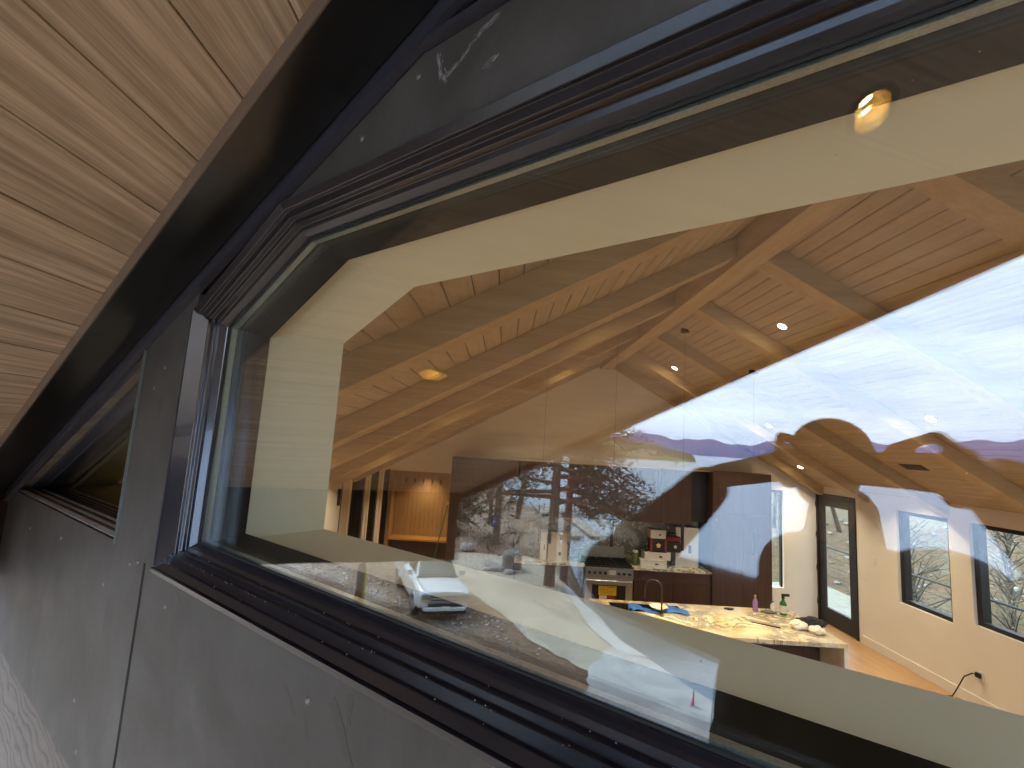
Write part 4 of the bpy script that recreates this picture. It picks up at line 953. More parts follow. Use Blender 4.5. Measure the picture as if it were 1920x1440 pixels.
lampo('niche_lamp', (-2.0, 12.7, -.95), 1.6, .5, (1, .66, .34)); lampo('hall_lamp', (-2.0, 11.2, -.72), 3, .1, (1, .74, .46))
br = empty('broom', (-1.35, 12.4, FLOOR), 'green handled broom leaning against the dark pantry', 'broom')
MB().tube([(-.28, 0, .05), (-.02, .1, 1.5)], .013, 8).build('handle', M['green'], br); MB().tube([(-.035, .1, 1.42), (-.02, .1, 1.5)], .018, 8).build('grip', M['whitebox'], br)
B = MB().box(-.42, -.14, -.03, .03, .0, .10); B.build('head', M['green'], br, bevel=.01)

# ------------------------------------------------------------------ deck and bank outside the right wall
dk = empty('side_deck', (7.6, 8, FLOOR - .15), 'weathered board deck outside the glazed door', 'deck')
for i in range(14):
    x_ = XR + .20 + i * .145; o = MB().box(x_, x_ + .138, 3.5, 14.5, FLOOR - .16, FLOOR - .12).build('board', M['deck'], dk, bevel=.003); keep(o)
rl = empty('deck_railing', (8.4, 8, FLOOR - .12), 'black cable railing with posts along the outer edge of the deck', 'railing')
for i in range(8):
    y_ = 4.1 + i * 1.45; o = MB().box(8.38, 8.43, y_, y_ + .05, FLOOR - .11, FLOOR + .93).build('post', M['black'], rl); keep(o)
    o = MB().box(8.33, 8.48, y_ - .05, y_ + .10, FLOOR - .119, FLOOR - .108).build('foot_plate', M['black'], rl); keep(o)
for zc, rr in ((FLOOR + .955, .022), (FLOOR + .72, .006), (FLOOR + .5, .006), (FLOOR + .28, .006), (FLOOR + .08, .006)):
    o = MB().tube([(8.405, 3.6, zc), (8.405, 14.6, zc)], rr, 8).build('top_rail' if rr > .01 else 'cable', M['black'], rl); keep(o)
random.seed(11)
def bare_tree(base, h, label, lean=(0, 0), n=26, mat='twig', seed=1):
    random.seed(seed); t_ = empty('bare_tree', base, label, 'tree', 'bare saplings on the bank')
    tip = Vector((lean[0], lean[1], h)); MB().tube([(0, 0, -.3), tip * .5 + Vector((.1, .1, 0)), tip], [.07, .045, .012], 8).build('trunk', M[mat], t_, smooth=True)
    B = MB()
    for i in range(n):
        f_ = random.uniform(.15, .95); p = tip * f_; d = Vector((random.uniform(-1, 1), random.uniform(-1, 1), random.uniform(.1, 1))).normalized() * h * .4 * (1.2 - f_)
        q = p + d * .6 + Vector((0, 0, .05)); B.tube([p, q, p + d], [.02, .012, .004], 5)
        for j in range(3):
            e_ = q + Vector((random.uniform(-1, 1), random.uniform(-1, 1), random.uniform(-.2, 1))) * h * .12; B.tube([q, e_], [.009, .003], 4)
    B.build('limbs', M[mat], t_)
bare_tree((11.0, 15.4, ground_z(11.0, 15.4)), 4.4, 'grey leaning sapling seen through the glazed door', (-1.6, -.2), 30, seed=2)
bare_tree((9.8, 11.2, ground_z(9.8, 11.2)), 3.0, 'pale bare sapling outside the window nearer the door', (-.3, .2), 60, seed=3)
bare_tree((10.2, 9.6, ground_z(10.2, 9.6)), 3.0, 'pale bare sapling outside the farther window', (-.3, -.3), 60, seed=5)
bare_tree((8.9, 15.6, ground_z(8.9, 15.6)), 3.4, 'grey bare sapling at the far end of the bank', (-.4, -.9), 26, seed=6)
random.seed(31); B = MB()
for i in range(700):
    x_ = random.uniform(8.9, 15); y_ = random.uniform(3, 17); r_ = random.choice([.02, .03, .04, .06, .10])
    B.ico((x_, y_, ground_z(x_, y_)), (r_, r_ * random.uniform(.6, 1.2), r_ * .6), 1, Matrix.Rotation(random.uniform(0, 3), 3, 'Z'))
tag(B.build('bank_rocks', simple('bank rock', (.16, .155, .14), .9, 0, .4, 6)), 'pale broken rocks strewn over the leafy bank', 'rocks', kind='stuff')

# ------------------------------------------------------------------ outdoors, seen mirrored in the glass
random.seed(41); B = MB(); BL = MB()
for i in range(6500):
    x_ = random.uniform(-26, -7); y_ = random.uniform(-9, 4.5); r_ = random.choice([.012, .018, .025, .035, .05, .07]) * random.uniform(.8, 1.3)
    on_apron = (-14.5 < x_ < -5 and y_ < -5 - (x_ + 11) * -.2) or (-26 < x_ < -12 and y_ < -4.6)
    if on_apron and random.random() < .93: continue
    B.ico((x_, y_, ground_z(x_, y_) + r_ * .2), (r_, r_ * .8, r_ * .5), 1, Matrix.Rotation(random.uniform(0, 3), 3, 'Z'))
tag(B.build('driveway_stones', M['stone']), 'loose grey stones scattered over the gravel yard', 'stones', kind='stuff')
for i in range(6000):
    x_ = random.uniform(-34, -8); y_ = random.uniform(-10, 7)
    if (-26 < x_ < -12 and y_ < -4.8) or (x_ > -14.5 and y_ < -5.2): 
        if random.random() < .95: continue
    a = random.uniform(0, 6.28); r_ = random.uniform(.03, .07); z_ = ground_z(x_, y_) + .02 + random.random() * .03
    BL.add([(x_ + r_ * math.cos(a), y_ + r_ * math.sin(a), z_), (x_ - r_ * .5 * math.sin(a), y_ + r_ * .5 * math.cos(a), z_ + .02), (x_ - r_ * math.cos(a), y_ - r_ * math.sin(a), z_), (x_ + r_ * .5 * math.sin(a), y_ - r_ * .5 * math.cos(a), z_ + .015)], [(0, 1, 2, 3)])
tag(BL.build('leaf_litter', M['litter']), 'reddish fallen leaves covering the yard', 'leaves', kind='stuff')

def spray(B, p, d, L, n, drop=.25, size=.21):   # a needle spray along a twig
    for i in range(n):
        f_ = (i + random.random()) / n; q = p + d * L * f_ - Vector((0, 0, drop * f_ * f_ * L)) + Vector((random.gauss(0, .05), random.gauss(0, .05), random.gauss(0, .04))) * (1 + L)
        a = Vector((random.uniform(-1, 1), random.uniform(-1, 1), random.uniform(-.6, .3))).normalized() * size * random.uniform(.6, 1.3)
        b = a.cross(Vector((random.uniform(-1, 1), random.uniform(-1, 1), random.uniform(-1, 1)))).normalized() * size * .20
        B.add([q - b, q + a * .5 - b * .4, q + a, q + a * .5 + b * 1.2], [(0, 1, 2, 3)])
def conifer(base, h, r_tr, label, limbs, lean=(0, 0), low=.3, lim_len=3.0, bias=None, seed=1, dens=46, cat='tree', grp='conifers by the lake'):
    random.seed(seed); t_ = empty('pine_tree', base, label, cat, grp)
    tip = Vector((lean[0], lean[1], h))
    MB().tube([(0, 0, -.4), (0, 0, .1), tip * .25, tip * .6, tip], [r_tr * 1.5, r_tr * 1.1, r_tr, r_tr * .65, r_tr * .15], 12).build('trunk', M['bark'], t_, smooth=True)
    BR, BN = MB(), MB()
    for i in range(limbs):
        f_ = low + (1 - low) * (i + random.random()) / limbs; p = tip * f_; az = random.uniform(0, 6.28)
        d = Vector((math.cos(az), math.sin(az), random.uniform(-.15, .25)))
        if bias is not None and random.random() < .55: d = (Vector((bias[0], bias[1], random.uniform(-.35, .15))) + .35 * Vector((random.uniform(-1, 1), random.uniform(-1, 1), 0)))
        d.normalize(); L = lim_len * (1.15 - f_ * .8) * random.uniform(.6, 1.1); q = p + d * L - Vector((0, 0, L * .25))
        BR.tube([p, p + d * L * .5, q], [.05 * L / 2, .03 * L / 2, .008], 5)
        for j in range(13):
            g_ = random.uniform(.15, 1); s0 = p + d * L * g_ - Vector((0, 0, L * .25 * g_)); sd_ = (d + Vector((random.uniform(-1, 1), random.uniform(-1, 1), random.uniform(-.5, .2)))).normalized()
            spray(BN, s0, sd_, L * .33, dens // 2, .5)
        spray(BN, p + d * L * .3, d, L * .7, dens // 2)
    BR.build('limbs', M['bark'], t_); o = BN.build('crown', M['needles'], t_); return t_
gzv = lambda x, y: (x, y, ground_z(x, y))
right = (.37, -.93)
conifer(gzv(-20.4, -8.3), 13, .24, 'big dark pine with drooping branches over the lake', 46, (.3, -.2), .28, 5.6, right, 5, 60)
conifer(gzv(-21.4, -9.5), 12, .20, 'second big pine trunk just beside the drooping pine', 30, (.2, -.3), .34, 3.4, right, 8, 50)
conifer(gzv(-29.6, -8.4), 14, .22, 'straight pine trunk with a blue sign', 16, (.4, 0), .5, 3.0, None, 9, 40)
conifer(gzv(-40, -13.5), 15, .24, 'leaning slim pine near the shore', 16, (1.6, -1.6), .45, 3, None, 10, 36)
conifer(gzv(-36, -9.8), 14, .15, 'slim pine behind the blue sign', 14, (.3, 0), .5, 2.6, None, 12, 36)
conifer(gzv(-48, -10.5), 15, .2, 'distant pine left of the leaning one', 20, (0, 0), .3, 3, None, 13, 36)
conifer(gzv(-62, -17), 16, .22, 'distant pine by the far beach', 22, (0, 0), .25, 3.2, None, 14, 36)
conifer(gzv(-33, -6.2), 7.5, .12, 'bushy young fir with pale green needles by the path', 60, (0, 0), .05, 2.0, None, 15, 50)
conifer(gzv(-38, -3.5), 9, .14, 'bushy young fir behind the path', 60, (0, 0), .05, 2.2, None, 16, 50)
def bush(x, y, r_, h, mat, label, seed, n=900, leaf=.09):
    random.seed(seed); t_ = empty('bush', gzv(x, y), label, 'bush')
    B = MB(); S_ = MB()
    for i in range(9):
        a = random.uniform(0, 6.28); S_.tube([(0, 0, -.1), (math.cos(a) * r_ * .4, math.sin(a) * r_ * .4, h * .5), (math.cos(a) * r_ * .7, math.sin(a) * r_ * .7, h * .85)], [.025, .015, .005], 5)
    for i in range(n):
        a = random.uniform(0, 6.28); b = random.uniform(-.2, 1.5); k = random.uniform(.55, 1.05) * (1 + .2 * math.sin(3 * a))
        q = Vector((math.cos(a) * math.cos(b) * r_ * k, math.sin(a) * math.cos(b) * r_ * k, h * .35 + math.sin(b) * h * .6 * k)); u = Vector((random.uniform(-1, 1), random.uniform(-1, 1), random.uniform(-1, 1))).normalized() * leaf; v = u.orthogonal().normalized() * leaf * .5
        B.add([q - u * .5, q - v * .5, q + u * .5, q + v * .5], [(0, 1, 2, 3)])
    S_.build('stems', M['bark'], t_); B.build('leaves', M[mat], t_)
bush(-27.5, -7.4, 1.0, 1.1, 'shrub', 'grey green bush at the foot of the signed pine', 1)
bush(-28.6, -9.3, 1.2, 1.2, 'shrub', 'dark rounded bush right of the signed pine', 2)
bush(-15.8, -.6, .35, .35, 'needles', 'low green tuft near the front of the white truck', 3, 300, .06)
for i, (x_, y_) in enumerate(((-66, -14), (-72, -20), (-80, -16), (-88, -22), (-96, -19))):
    bush(x_, y_, 3.0, 3.0, 'orange', ('rusty orange bush on the far bank behind the leaning pine', 'rusty orange bush next to the pier', 'rusty brown bush high on the far bank', 'rusty orange bush at the end of the far bank', 'rusty brown bush farthest along the bank')[i], 20 + i, 900, .3)
# blue sign on the trunk
t_ = empty('blue_sign', (-29.30, -8.15, ground_z(-29.6, -8.4) + 1.5), 'small blue sign with a white swirl on the pine trunk', 'sign')
t_.rotation_euler.z = R(90 - 22)
MB().box(-.24, .24, -.012, .012, -.35, .35).build('plate', simple('blue sign paint', (.03, .07, .42), .4), t_, bevel=.01)
B = MB().tube([(.10 * math.cos(a) , -.016, -.08 + .12 * math.sin(a)) for a in [R(-30 + 10 * i) for i in range(26)]], .018, 6); B.tube([(-.02, -.016, .22), (0, -.016, .02), (.12, -.016, -.16)], .018, 6); B.build('symbol', M['whitebox'], t_)
# near mossy stump with flagging
t_ = empty('tree_stump', gzv(-16.9, .3), 'short grey trunk with yellow lichen near the truck', 'stump')
MB().tube([(0, 0, -.2), (0, 0, .5), (.03, 0, 1.5), (.05, 0, 2.1)], [.2, .15, .13, .12], 12).build('trunk', M['bark'], t_, smooth=True)
MB().tube([(.04, -.17, .1), (.05, -.15, 1.0), (.08, -.14, 2.0)], [.04, .05, .03], 6).build('lichen', simple('yellow lichen', (.42, .36, .06), .9), t_)
# rocks and pavers
def rock(x, y, r_, label, seed, name='boulder'):
    random.seed(seed); t_ = empty(name, gzv(x, y), label, 'rock'); bm = bmesh.new(); bmesh.ops.create_icosphere(bm, subdivisions=3, radius=1)
    ph = [random.uniform(0, 6) for _ in range(4)]; vs = []
    for v in bm.verts:
        c = v.co; f_ = 1 + .18 * math.sin(2.3 * c.x + ph[0]) + .14 * math.sin(3.1 * c.y + ph[1]) + .07 * math.sin(7 * c.z + ph[2]); vs.append((c.x * r_[0] * f_, c.y * r_[1] * f_, c.z * r_[2] * f_ + r_[2] * .6))
    bm.verts.index_update(); MB().add(vs, [tuple(v.index for v in f.verts) for f in bm.faces]).build('stone', M['rock'], t_); bm.free()
rock(-23.6, -7.5, (.55, .42, .62), 'tall grey boulder at the edge of the pad', 1)
rock(-24.2, -6.6, (.7, .35, .12), 'flat pale slab stone left of the tall boulder', 2, 'slab_stone'); rock(-23.2, -6.5, (.4, .5, .10), 'flat slab stone in front of the tall boulder', 3, 'slab_stone')
rock(-22.6, -7.1, (.35, .3, .10), 'small flat stone nearest the drive', 4, 'slab_stone'); rock(-27.5, -6.0, (.5, .4, .3), 'low rock beside the young fir', 6)
# pier and boat lift
t_ = empty('wooden_pier', (-60, -27, LAKE), 'low grey pier with a white railing reaching into the lake', 'pier'); pd = Vector((-.45, -.89, 0)); 
def along(o, d, l, w_, z0_, z1_):
    s_ = Vector((-d.y, d.x, 0)); o = Vector(o); return MB().add([o - s_ * w_ + Vector((0, 0, z0_)), o + d * l - s_ * w_ + Vector((0, 0, z0_)), o + d * l + s_ * w_ + Vector((0, 0, z0_)), o + s_ * w_ + Vector((0, 0, z0_)), o - s_ * w_ + Vector((0, 0, z1_)), o + d * l - s_ * w_ + Vector((0, 0, z1_)), o + d * l + s_ * w_ + Vector((0, 0, z1_)), o + s_ * w_ + Vector((0, 0, z1_))], [(0, 3, 2, 1), (4, 5, 6, 7), (0, 1, 5, 4), (1, 2, 6, 5), (2, 3, 7, 6), (3, 0, 4, 7)])
along((0, 4, 0), pd, 22, .9, .7, .85).build('deck', M['deck'], t_)
for i in range(8):
    for s_ in (-1, 1): MB().tube([Vector((0, 4, -1)) + pd * i * 3 + Vector((-pd.y, pd.x, 0)) * s_ * .85, Vector((0, 4, 1.9)) + pd * i * 3 + Vector((-pd.y, pd.x, 0)) * s_ * .85], .08, 6).build('post', M['bark'], t_)
for z_ in (1.3, 1.8): along((0, 4, 0), pd, 22, .04, z_, z_ + .09).move((-pd.y * .85, pd.x * .85, 0)).build('rail', M['whitebox'], t_)
t_ = empty('long_dock', (-47, -22.5, LAKE), 'pale floating dock along the beach', 'dock'); along((0, 0, 0), Vector((-.97, -.23, 0)), 26, 1.2, .25, .45).build('deck', M['deck'], t_); along((0, -3, 0), Vector((-.97, -.23, 0)), 20, .7, .25, .42).build('walkway', M['deck'], t_)
t_ = empty('boat_lift', (-70, -39, LAKE), 'covered boat lift with a white motor boat standing on the lake', 'boat lift')
for a in (-2.6, 2.6):
    for b in (-1.6, 1.6): MB().tube([(a * .5, a * .85 + b * 0, -1), (a * .5, a * .85, 2.6)] if b < 0 else [(a * .5 - 2.7, a * .85 + 1.4, -1), (a * .5 - 2.7, a * .85 + 1.4, 2.6)], .07, 6).build('post', M['bark'], t_)
B = MB().box(-3.2, 3.2, -1.7, 1.7, 2.6, 2.75); B.rot(R(60)); B.move((-1.35, .7, 0)); B.build('canopy', simple('canopy cloth', (.42, .44, .48), .7), t_)
B = MB().add([(-2.8, 0, 1.0), (-2.2, -.9, 1.2), (2.4, -1, 1.0), (2.4, 1, 1.0), (-2.2, .9, 1.2), (-2.0, 0, .3), (2.3, -.6, .25), (2.3, .6, .25)], [(0, 1, 2, 3, 4), (0, 5, 6, 2, 1), (0, 4, 3, 7, 5), (5, 7, 6), (2, 6, 7, 3)]); B.rot(R(60)); B.move((-1.35, .7, 0)); B.build('hull', M['boat'], t_)
B = MB().box(-.6, .9, -.6, .6, 1.05, 1.6); B.rot(R(60)); B.move((-1.35, .7, 0)); B.build('windscreen', M['dkglass'], t_)
# shore steps / ramp with pale edges
t_ = empty('boat_ramp', (-26, -13.4, LAKE), 'grey planked ramp with pale edge strips running into the water', 'ramp')
for i in range(16):
    d = Vector((-.93, -.36, 0)); s_ = Vector((.36, -.93, 0)); p = Vector((4, 1.6, 2.6)) + s_ * i * .62 + Vector((0, 0, -.16 * i))
    MB().add([p, p + d * 9, p + d * 9 + s_ * .58, p + s_ * .58, p + Vector((0, 0, .06)), p + d * 9 + Vector((0, 0, .06)), p + d * 9 + s_ * .58 + Vector((0, 0, .06)), p + s_ * .58 + Vector((0, 0, .06))], [(0, 3, 2, 1), (4, 5, 6, 7), (0, 1, 5, 4), (1, 2, 6, 5), (2, 3, 7, 6), (3, 0, 4, 7)]).build('plank', M['concrete'], t_)
# flagging ribbon on a stake at the apron edge
t_ = empty('survey_stake', gzv(-10.1, -8.0), 'pink ribbon on a short stake at the edge of the concrete', 'stake'); t_.scale = (.75, .75, .75)
MB().box(-.02, .02, -.02, .02, -.1, .55).build('stake', M['scaffold'], t_); MB().add([(.03, 0, .54), (.05, .10, .30), (.02, .18, .02), (.0, .02, .10), (-.02, -.02, .5), (.05, .02, .54), (.07, .12, .30), (.04, .2, .02), (.02, .04, .10), (0, 0, .5)], [(0, 1, 2, 3, 4), (9, 8, 7, 6, 5), (0, 5, 6, 1), (1, 6, 7, 2), (2, 7, 8, 3), (3, 8, 9, 4), (4, 9, 5, 0)]).build('ribbon', M['pink'], t_)

# ------------------------------------------------------------------ pickup truck
tr = empty('pickup_truck', (-16.75, -2.66, GROUND + .03), 'white pickup truck parked nose first on the leaf covered yard', 'pickup truck')
tr.rotation_euler = (R(3), 0, R(-4)); tr.scale = (1, 1, .95)
# local: +x is the nose, y lateral, length 5.6
HW = .98
def hull(sections, name, mat, par=tr, smooth=True):   # sections: list of (x, [(y,z)...])
    B = MB(); n = len(sections[0][1]); vs = [(x_, y_, z_) for x_, pr in sections for y_, z_ in pr]
    B.add(vs, [(i * n + j, i * n + (j + 1) % n, (i + 1) * n + (j + 1) % n, (i + 1) * n + j) for i in range(len(sections) - 1) for j in range(n)] + [tuple(range(n - 1, -1, -1)), tuple(range((len(sections) - 1) * n, len(sections) * n))])
    return B.build(name, mat, par, smooth='auto' if smooth else False, bevel=.02)
def prof_(hw, z0, z1, r_=.12): return [(-hw * .96, z0), (-hw, z0 + r_), (-hw, z1 - r_), (-hw * .92, z1), (0, z1 + .03), (hw * .92, z1), (hw, z1 - r_), (hw, z0 + r_), (hw * .96, z0)]
hull([(-.05, prof_(.88, .52, 1.02)), (-.25, prof_(.96, .45, 1.09)), (-1.35, prof_(.98, .42, 1.20))], 'hood_body', M['truckwhite'])
hull([(-1.36, prof_(.98, .42, 1.20)), (-3.45, prof_(.98, .42, 1.22))], 'cab_body', M['truckwhite'])
hull([(-3.52, prof_(.98, .50, 1.32, .05)), (-5.55, prof_(.98, .50, 1.32, .05))], 'bed', M['truckwhite'])
hull([(-1.40, [(-.84, 1.21), (-.82, 1.24), (0, 1.26), (.82, 1.24), (.84, 1.21)]), (-2.15, [(-.80, 1.21), (-.66, 1.84), (0, 1.87), (.66, 1.84), (.80, 1.21)]), (-3.25, [(-.80, 1.21), (-.66, 1.84), (0, 1.87), (.66, 1.84), (.80, 1.21)]), (-3.42, [(-.80, 1.21), (-.72, 1.30), (0, 1.32), (.72, 1.30), (.80, 1.21)])], 'cab_roof', M['truckwhite'], smooth=False)
MB().box(-1.46, -1.36, -.80, .80, 1.235, 1.262).build('cowl', M['black'], tr)
for s_ in (-1, 1): MB().tube([(-.10, s_ * .70, 1.065), (-.6, s_ * .80, 1.15), (-1.34, s_ * .84, 1.215)], .009, 4).build('hood_seam', M['black'], tr)
MB().tube([(-.075, -.70, 1.035), (-.05, 0, 1.05), (-.075, .70, 1.035)], .011, 4).build('hood_seam', M['black'], tr)
def quad(pts, name, mat, th=(.01, 0, .008)):
    n = len(pts); B = MB().add(list(pts) + [tuple(a + b for a, b in zip(p, th)) for p in pts], [tuple(range(n - 1, -1, -1)), tuple(range(n, 2 * n))] + [(i, (i + 1) % n, n + (i + 1) % n, n + i) for i in range(n)]); return B.build(name, mat, tr)
quad([(-1.44, -.74, 1.29), (-1.44, .74, 1.29), (-2.08, .60, 1.80), (-2.08, -.60, 1.80)], 'windshield', simple('windshield glass', (.06, .085, .07), .12, 0, .1, 3, spec=.8), (.03, 0, .03))
for s_ in (-1, 1):
    quad([(-1.75, s_ * .80, 1.27), (-2.45, s_ * .80, 1.27), (-2.45, s_ * .70, 1.75), (-2.18, s_ * .70, 1.75)], 'side_window', M['dkglass'], (0, s_ * .015, 0))
    quad([(-2.55, s_ * .80, 1.27), (-3.2, s_ * .80, 1.27), (-3.12, s_ * .70, 1.75), (-2.55, s_ * .70, 1.75)], 'side_window', M['dkglass'], (0, s_ * .015, 0))
    for x_ in (-1.0, -4.55):
        wl = MB().lathe([(.20, -.12), (.34, -.13), (.38, -.10), (.38, .10), (.34, .13), (.20, .12)], 26, m=Matrix.Rotation(R(90), 3, 'X')).move((x_, s_ * .86, .36)).build('wheel', M['tyre'], tr, smooth='auto')
        MB().lathe([(.001, -.135), (.10, -.14), (.20, -.12), (.20, .12), (.10, .14), (.001, .135)], 18, m=Matrix.Rotation(R(90), 3, 'X')).move((x_, s_ * .86, .36)).build('rim', M['chrome'], wl, smooth='auto')
        MB().tube([(x_ + .46 * math.cos(a), s_ * .965, .36 + .46 * math.sin(a)) for a in [R(10 * i) for i in range(19)]], .03, 6).build('wheel_arch', M['truckwhite'], tr)
    MB().box(-.085, -.02, s_ * .72 - .17, s_ * .72 + .17, .80, .98).build('headlight', M['lamp'], tr, bevel=.02)
    MB().box(-.055, -.02, s_ * .72 - .17, s_ * .72 + .17, .715, .79).build('turn_signal', simple('amber lens', (.5, .35, .2), .2), tr, bevel=.01)
    mr = MB().box(-1.75, -1.60, s_ * 1.06 - .10, s_ * 1.06 + .10, 1.25, 1.45).build('mirror', M['truckwhite'], tr, bevel=.02)
    MB().tube([(-1.68, s_ * .94, 1.2), (-1.68, s_ * 1.02, 1.27)], .02, 6).build('mirror_arm', M['black'], tr)
gr_ = MB().box(-.06, -.005, -.52, .52, .72, .96).build('grille', simple('grille', (.05, .05, .055), .4), tr, bevel=.015)
MB().box(-.002, .015, -.52, .52, .825, .855).build('grille_bar', M['truckwhite'], tr, bevel=.005); MB().box(-.002, .015, -.52, .52, .735, .750).build('grille_bar', M['truckwhite'], tr); MB().box(-.002, .015, -.52, .52, .935, .952).build('grille_bar', M['truckwhite'], tr)
hull([(.02, [(-.80, .42), (-.84, .56), (.84, .56), (.80, .42)]), (.10, [(-.70, .42), (-.74, .54), (.74, .54), (.70, .42)])], 'bumper', M['truckwhite'], smooth=False)
MB().box(-.05, .06, -.62, .62, .57, .66).build('air_intake', M['black'], tr, bevel=.01); MB().box(.10, .115, -.16, .16, .46, .60).build('license_plate', M['whitebox'], tr); MB().box(-.05, .05, -.80, .80, .30, .415).build('valance', M['black'], tr, bevel=.02)
MB().tube([(-.7, -.55, 1.20), (-1.2, -.55, 1.22)], .005, 4).build('wiper', M['black'], tr)

# ------------------------------------------------------------------ photographer on a scaffold plank, holding a phone
FEET = -1.76
sf = empty('scaffold', (-.45, -.45, GROUND), 'scaffold platform of two planks and tube frames below the window', 'scaffold')
for d0_ in (-.62, -.34): keep(MB().prism([(-.9, FEET - .05), (1.5, FEET - .05), (1.5, FEET - .002), (-.9, FEET - .002)], lambda p, q, d: PW(p, q, d), d0_, d0_ + .26).build('plank', M['scaffold'], sf))
for s_ in (-.7, 1.3):
    for d_ in (-.60, -.10):
        keep(MB().tube([PW(s_, GROUND - .0, d_), PW(s_, FEET - .055, d_)], .024, 8).build('standard_tube', M['galv'], sf))
    keep(MB().tube([PW(s_, FEET - .085, -.62), PW(s_, FEET - .085, -.06)], .024, 8).build('cross_tube', M['galv'], sf))
per = empty('person', (-.30, -.42, FEET), 'person in a dark padded coat and knit cap holding up a phone', 'person')
def rem(B, name, mat, vox, par=per, sm=4):
    o = B.build(name, mat, par, smooth=True); o.matrix_parent_inverse = Matrix.Translation(-Vector(per.location))
    r_ = o.modifiers.new('remesh', 'REMESH'); r_.mode = 'VOXEL'; r_.voxel_size = vox; r_.use_smooth_shade = True
    s_ = o.modifiers.new('smooth', 'SMOOTH'); s_.iterations = sm; s_.factor = .6; return o
V = Vector
HC = V((-.325, -.36, -.012))                       # head centre
hipL, hipR = V((-.56, -.42, -.86)), V((-.34, -.46, -.86))
kneeL, kneeR = V((-.59, -.36, -1.27)), V((-.32, -.40, -1.27))
ankL, ankR = V((-.61, -.42, -1.68)), V((-.30, -.46, -1.68))
shL, shR = V((-.54, -.36, -.54)), V((-.16, -.44, -.52))
elL, elR = V((-.70, .10, -.40)), V((.24, -.26, -.20))
wrL, wrR = V((-.37, -.01, -.055)), V((.19, -.07, -.01))
bd = MB()
bd.ico(HC, (.077, .095, .112), 3); bd.ico(HC + V((0, .035, -.06)), (.055, .06, .055), 2)          # skull and jaw
bd.ico(HC + V((0, .100, -.012)), (.013, .018, .024), 2); bd.ico(HC + V((0, .088, -.055)), (.026, .012, .008), 2)   # nose, mouth
for s_ in (-1, 1): bd.ico(HC + V((s_ * .080, -.005, -.005)), (.010, .02, .032), 2); bd.ico(HC + V((s_ * .032, .085, .036)), (.022, .012, .008), 2)
bd.cap(HC + V((0, -.03, -.09)), V((-.34, -.40, -.42)), .055, .065)
bd.cap(V((-.36, -.41, -.50)), V((-.44, -.44, -.84)), .14, .13)
for a, b, c in ((shL, elL, wrL), (shR, elR, wrR)):
    bd.cap(a, b, .052, .042); bd.cap(b, c, .042, .028)
for a, b, c in ((hipL, kneeL, ankL), (hipR, kneeR, ankR)): bd.cap(a, b, .085, .06); bd.cap(b, c, .06, .04); bd.cap(c, c + V((0, .13, -.05)), .038, .03)
# hands: palms beside the phone, fingers wrapped over its edges
def hand(wr, side):      # side -1: left edge of the phone, +1: right edge
    pc = V((side * .128, -.030, -.005))
    bd.cap(wr, pc + V((side * .05, 0, -.008)), .032, .036); bd.cap(pc + V((side * .045, 0, .022)), pc + V((side * .035, 0, -.036)), .024, .024)
    for i, (dz_, L_a) in enumerate(((.046, .052), (.022, .058), (-.002, .054), (-.026, .044))):
        k0 = pc + V((side * .045, .012, dz_ * .8)); k1 = pc + V((side * .018, .032, dz_)); k2 = V((side * (.105 - L_a * .55), .012 if False else .006, dz_ - .004)); 
        k1.y = .006; k0.y = -.012; k2 = V((side * (.118 - L_a), -.004, dz_ - .003))
        if i == 0: k1 += V((side * .010, -.004, .014)); k2 = V((side * .075, -.010, .034))
        bd.cap(k0, k1, .0130, .0110, 8); bd.cap(k1, k2, .0110, .009, 8)
    bd.cap(pc + V((side * .012, -.018, -.03)), V((side * .075, -.040, -.022)), .013, .011, 8); bd.cap(V((side * .075, -.040, -.022)), V((side * .045, -.042, -.006)), .011, .009, 8)
hand(wrL, -1); hand(wrR, 1)
rem(bd, 'body', M['skin'], .0055, sm=2)
for s_ in (-1, 1):
    o = MB().ico(HC + V((s_ * .032, .084, .018)), .0125, 2).build('eye', simple('eye', (.5, .5, .5), .2), per, smooth=True); o.matrix_parent_inverse = Matrix.Translation(-Vector(per.location))
ct = MB()
for dx_ in (-.12, .10):
    ct.cap(V((-.36 + dx_, -.41, -.56)), V((-.45 + dx_, -.44, -.80)), .20, .20); ct.cap(V((-.45 + dx_, -.44, -.80)), V((-.45 + dx_, -.44, -.93)), .20, .21)
ct.cap(V((-.24, -.40, -.46)), V((-.48, -.38, -.52)), .13, .15)
ct.cap(V((-.42, -.38, -.34)), V((-.08, -.44, -.36)), .13, .14); ct.cap(V((-.10, -.44, -.36)), V((-.20, -.46, -.62)), .17, .22)
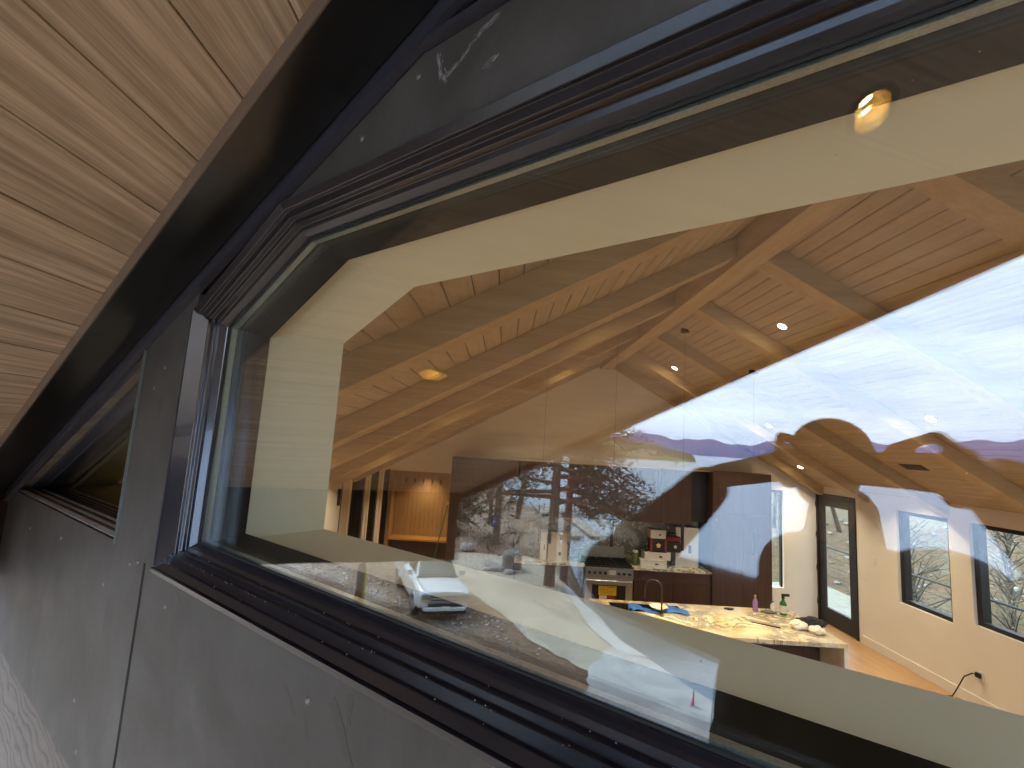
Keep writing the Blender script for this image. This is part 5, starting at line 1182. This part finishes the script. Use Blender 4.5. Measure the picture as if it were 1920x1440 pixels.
ct.cap(shL, elL, .150, .115); ct.cap(elL, wrL + (elL - wrL) * .10, .108, .060)
ct.cap(shR, elR, .110, .085); ct.cap(elR, wrR + (elR - wrR) * .10, .082, .056)
ct.cap(HC + V((-.02, -.08, -.14)), V((-.34, -.42, -.42)), .090, .13)
for t_ in (.2, .45, .7, .92):
    ct.ico(shL.lerp(elL, t_), .150 - .03 * t_, 2); ct.ico(elL.lerp(wrL, t_ * .85), .104 - .040 * t_, 2)
rem(ct, 'coat', M['coat'], .011, sm=2)
tj = MB()
for a, b, c in ((hipL, kneeL, ankL), (hipR, kneeR, ankR)): tj.cap(a, b, .105, .082); tj.cap(b, c + V((0, 0, .03)), .082, .07)
tj.cap(hipL, hipR, .125, .125); rem(tj, 'trousers', M['jeans'], .012)
for c in (ankL, ankR):
    bt = MB().cap(c + V((0, -.02, -.02)), c + V((0, -.03, .06)), .058, .058); bt.cap(c + V((0, -.03, -.035)), c + V((0, .15, -.04)), .042, .038); rem(bt, 'boot', M['black'], .008)
cp = MB().ico(HC + V((0, -.012, .045)), (.098, .112, .098), 3); cp.tube([HC + V((.094 * math.cos(a), -.012 + .108 * math.sin(a), .038)) for a in [R(15 * i) for i in range(25)]], .016, 8); rem(cp, 'knit_cap', M['knit'], .008)
ph = empty('phone', (0, -.012, 0), 'dark phone held sideways in both hands', 'phone')
MB().box(-.082, .082, -.0065, -.001, -.040, .024).build('body', M['phone'], ph, bevel=.0022)
MB().box(-.079, .079, -.0078, -.0068, -.037, .021).build('screen', M['dkglass'], ph)

# ------------------------------------------------------------------ air between here and the far hills
hz_ = bpy.data.materials.new('haze air'); hz_.use_nodes = True; t = hz_.node_tree; t.nodes.remove(t.nodes['Principled BSDF'])
pv_ = t.nodes.new('ShaderNodeVolumePrincipled'); pv_.inputs['Color'].default_value = (.40, .52, 1.0, 1); pv_.inputs['Density'].default_value = 2.2e-5
t.links.new(pv_.outputs[0], t.nodes['Material Output'].inputs['Volume'])
tag(MB().box(-12500, 12500, -12500, 12500, LAKE - 3, 620).build('haze', hz_), kind='stuff')
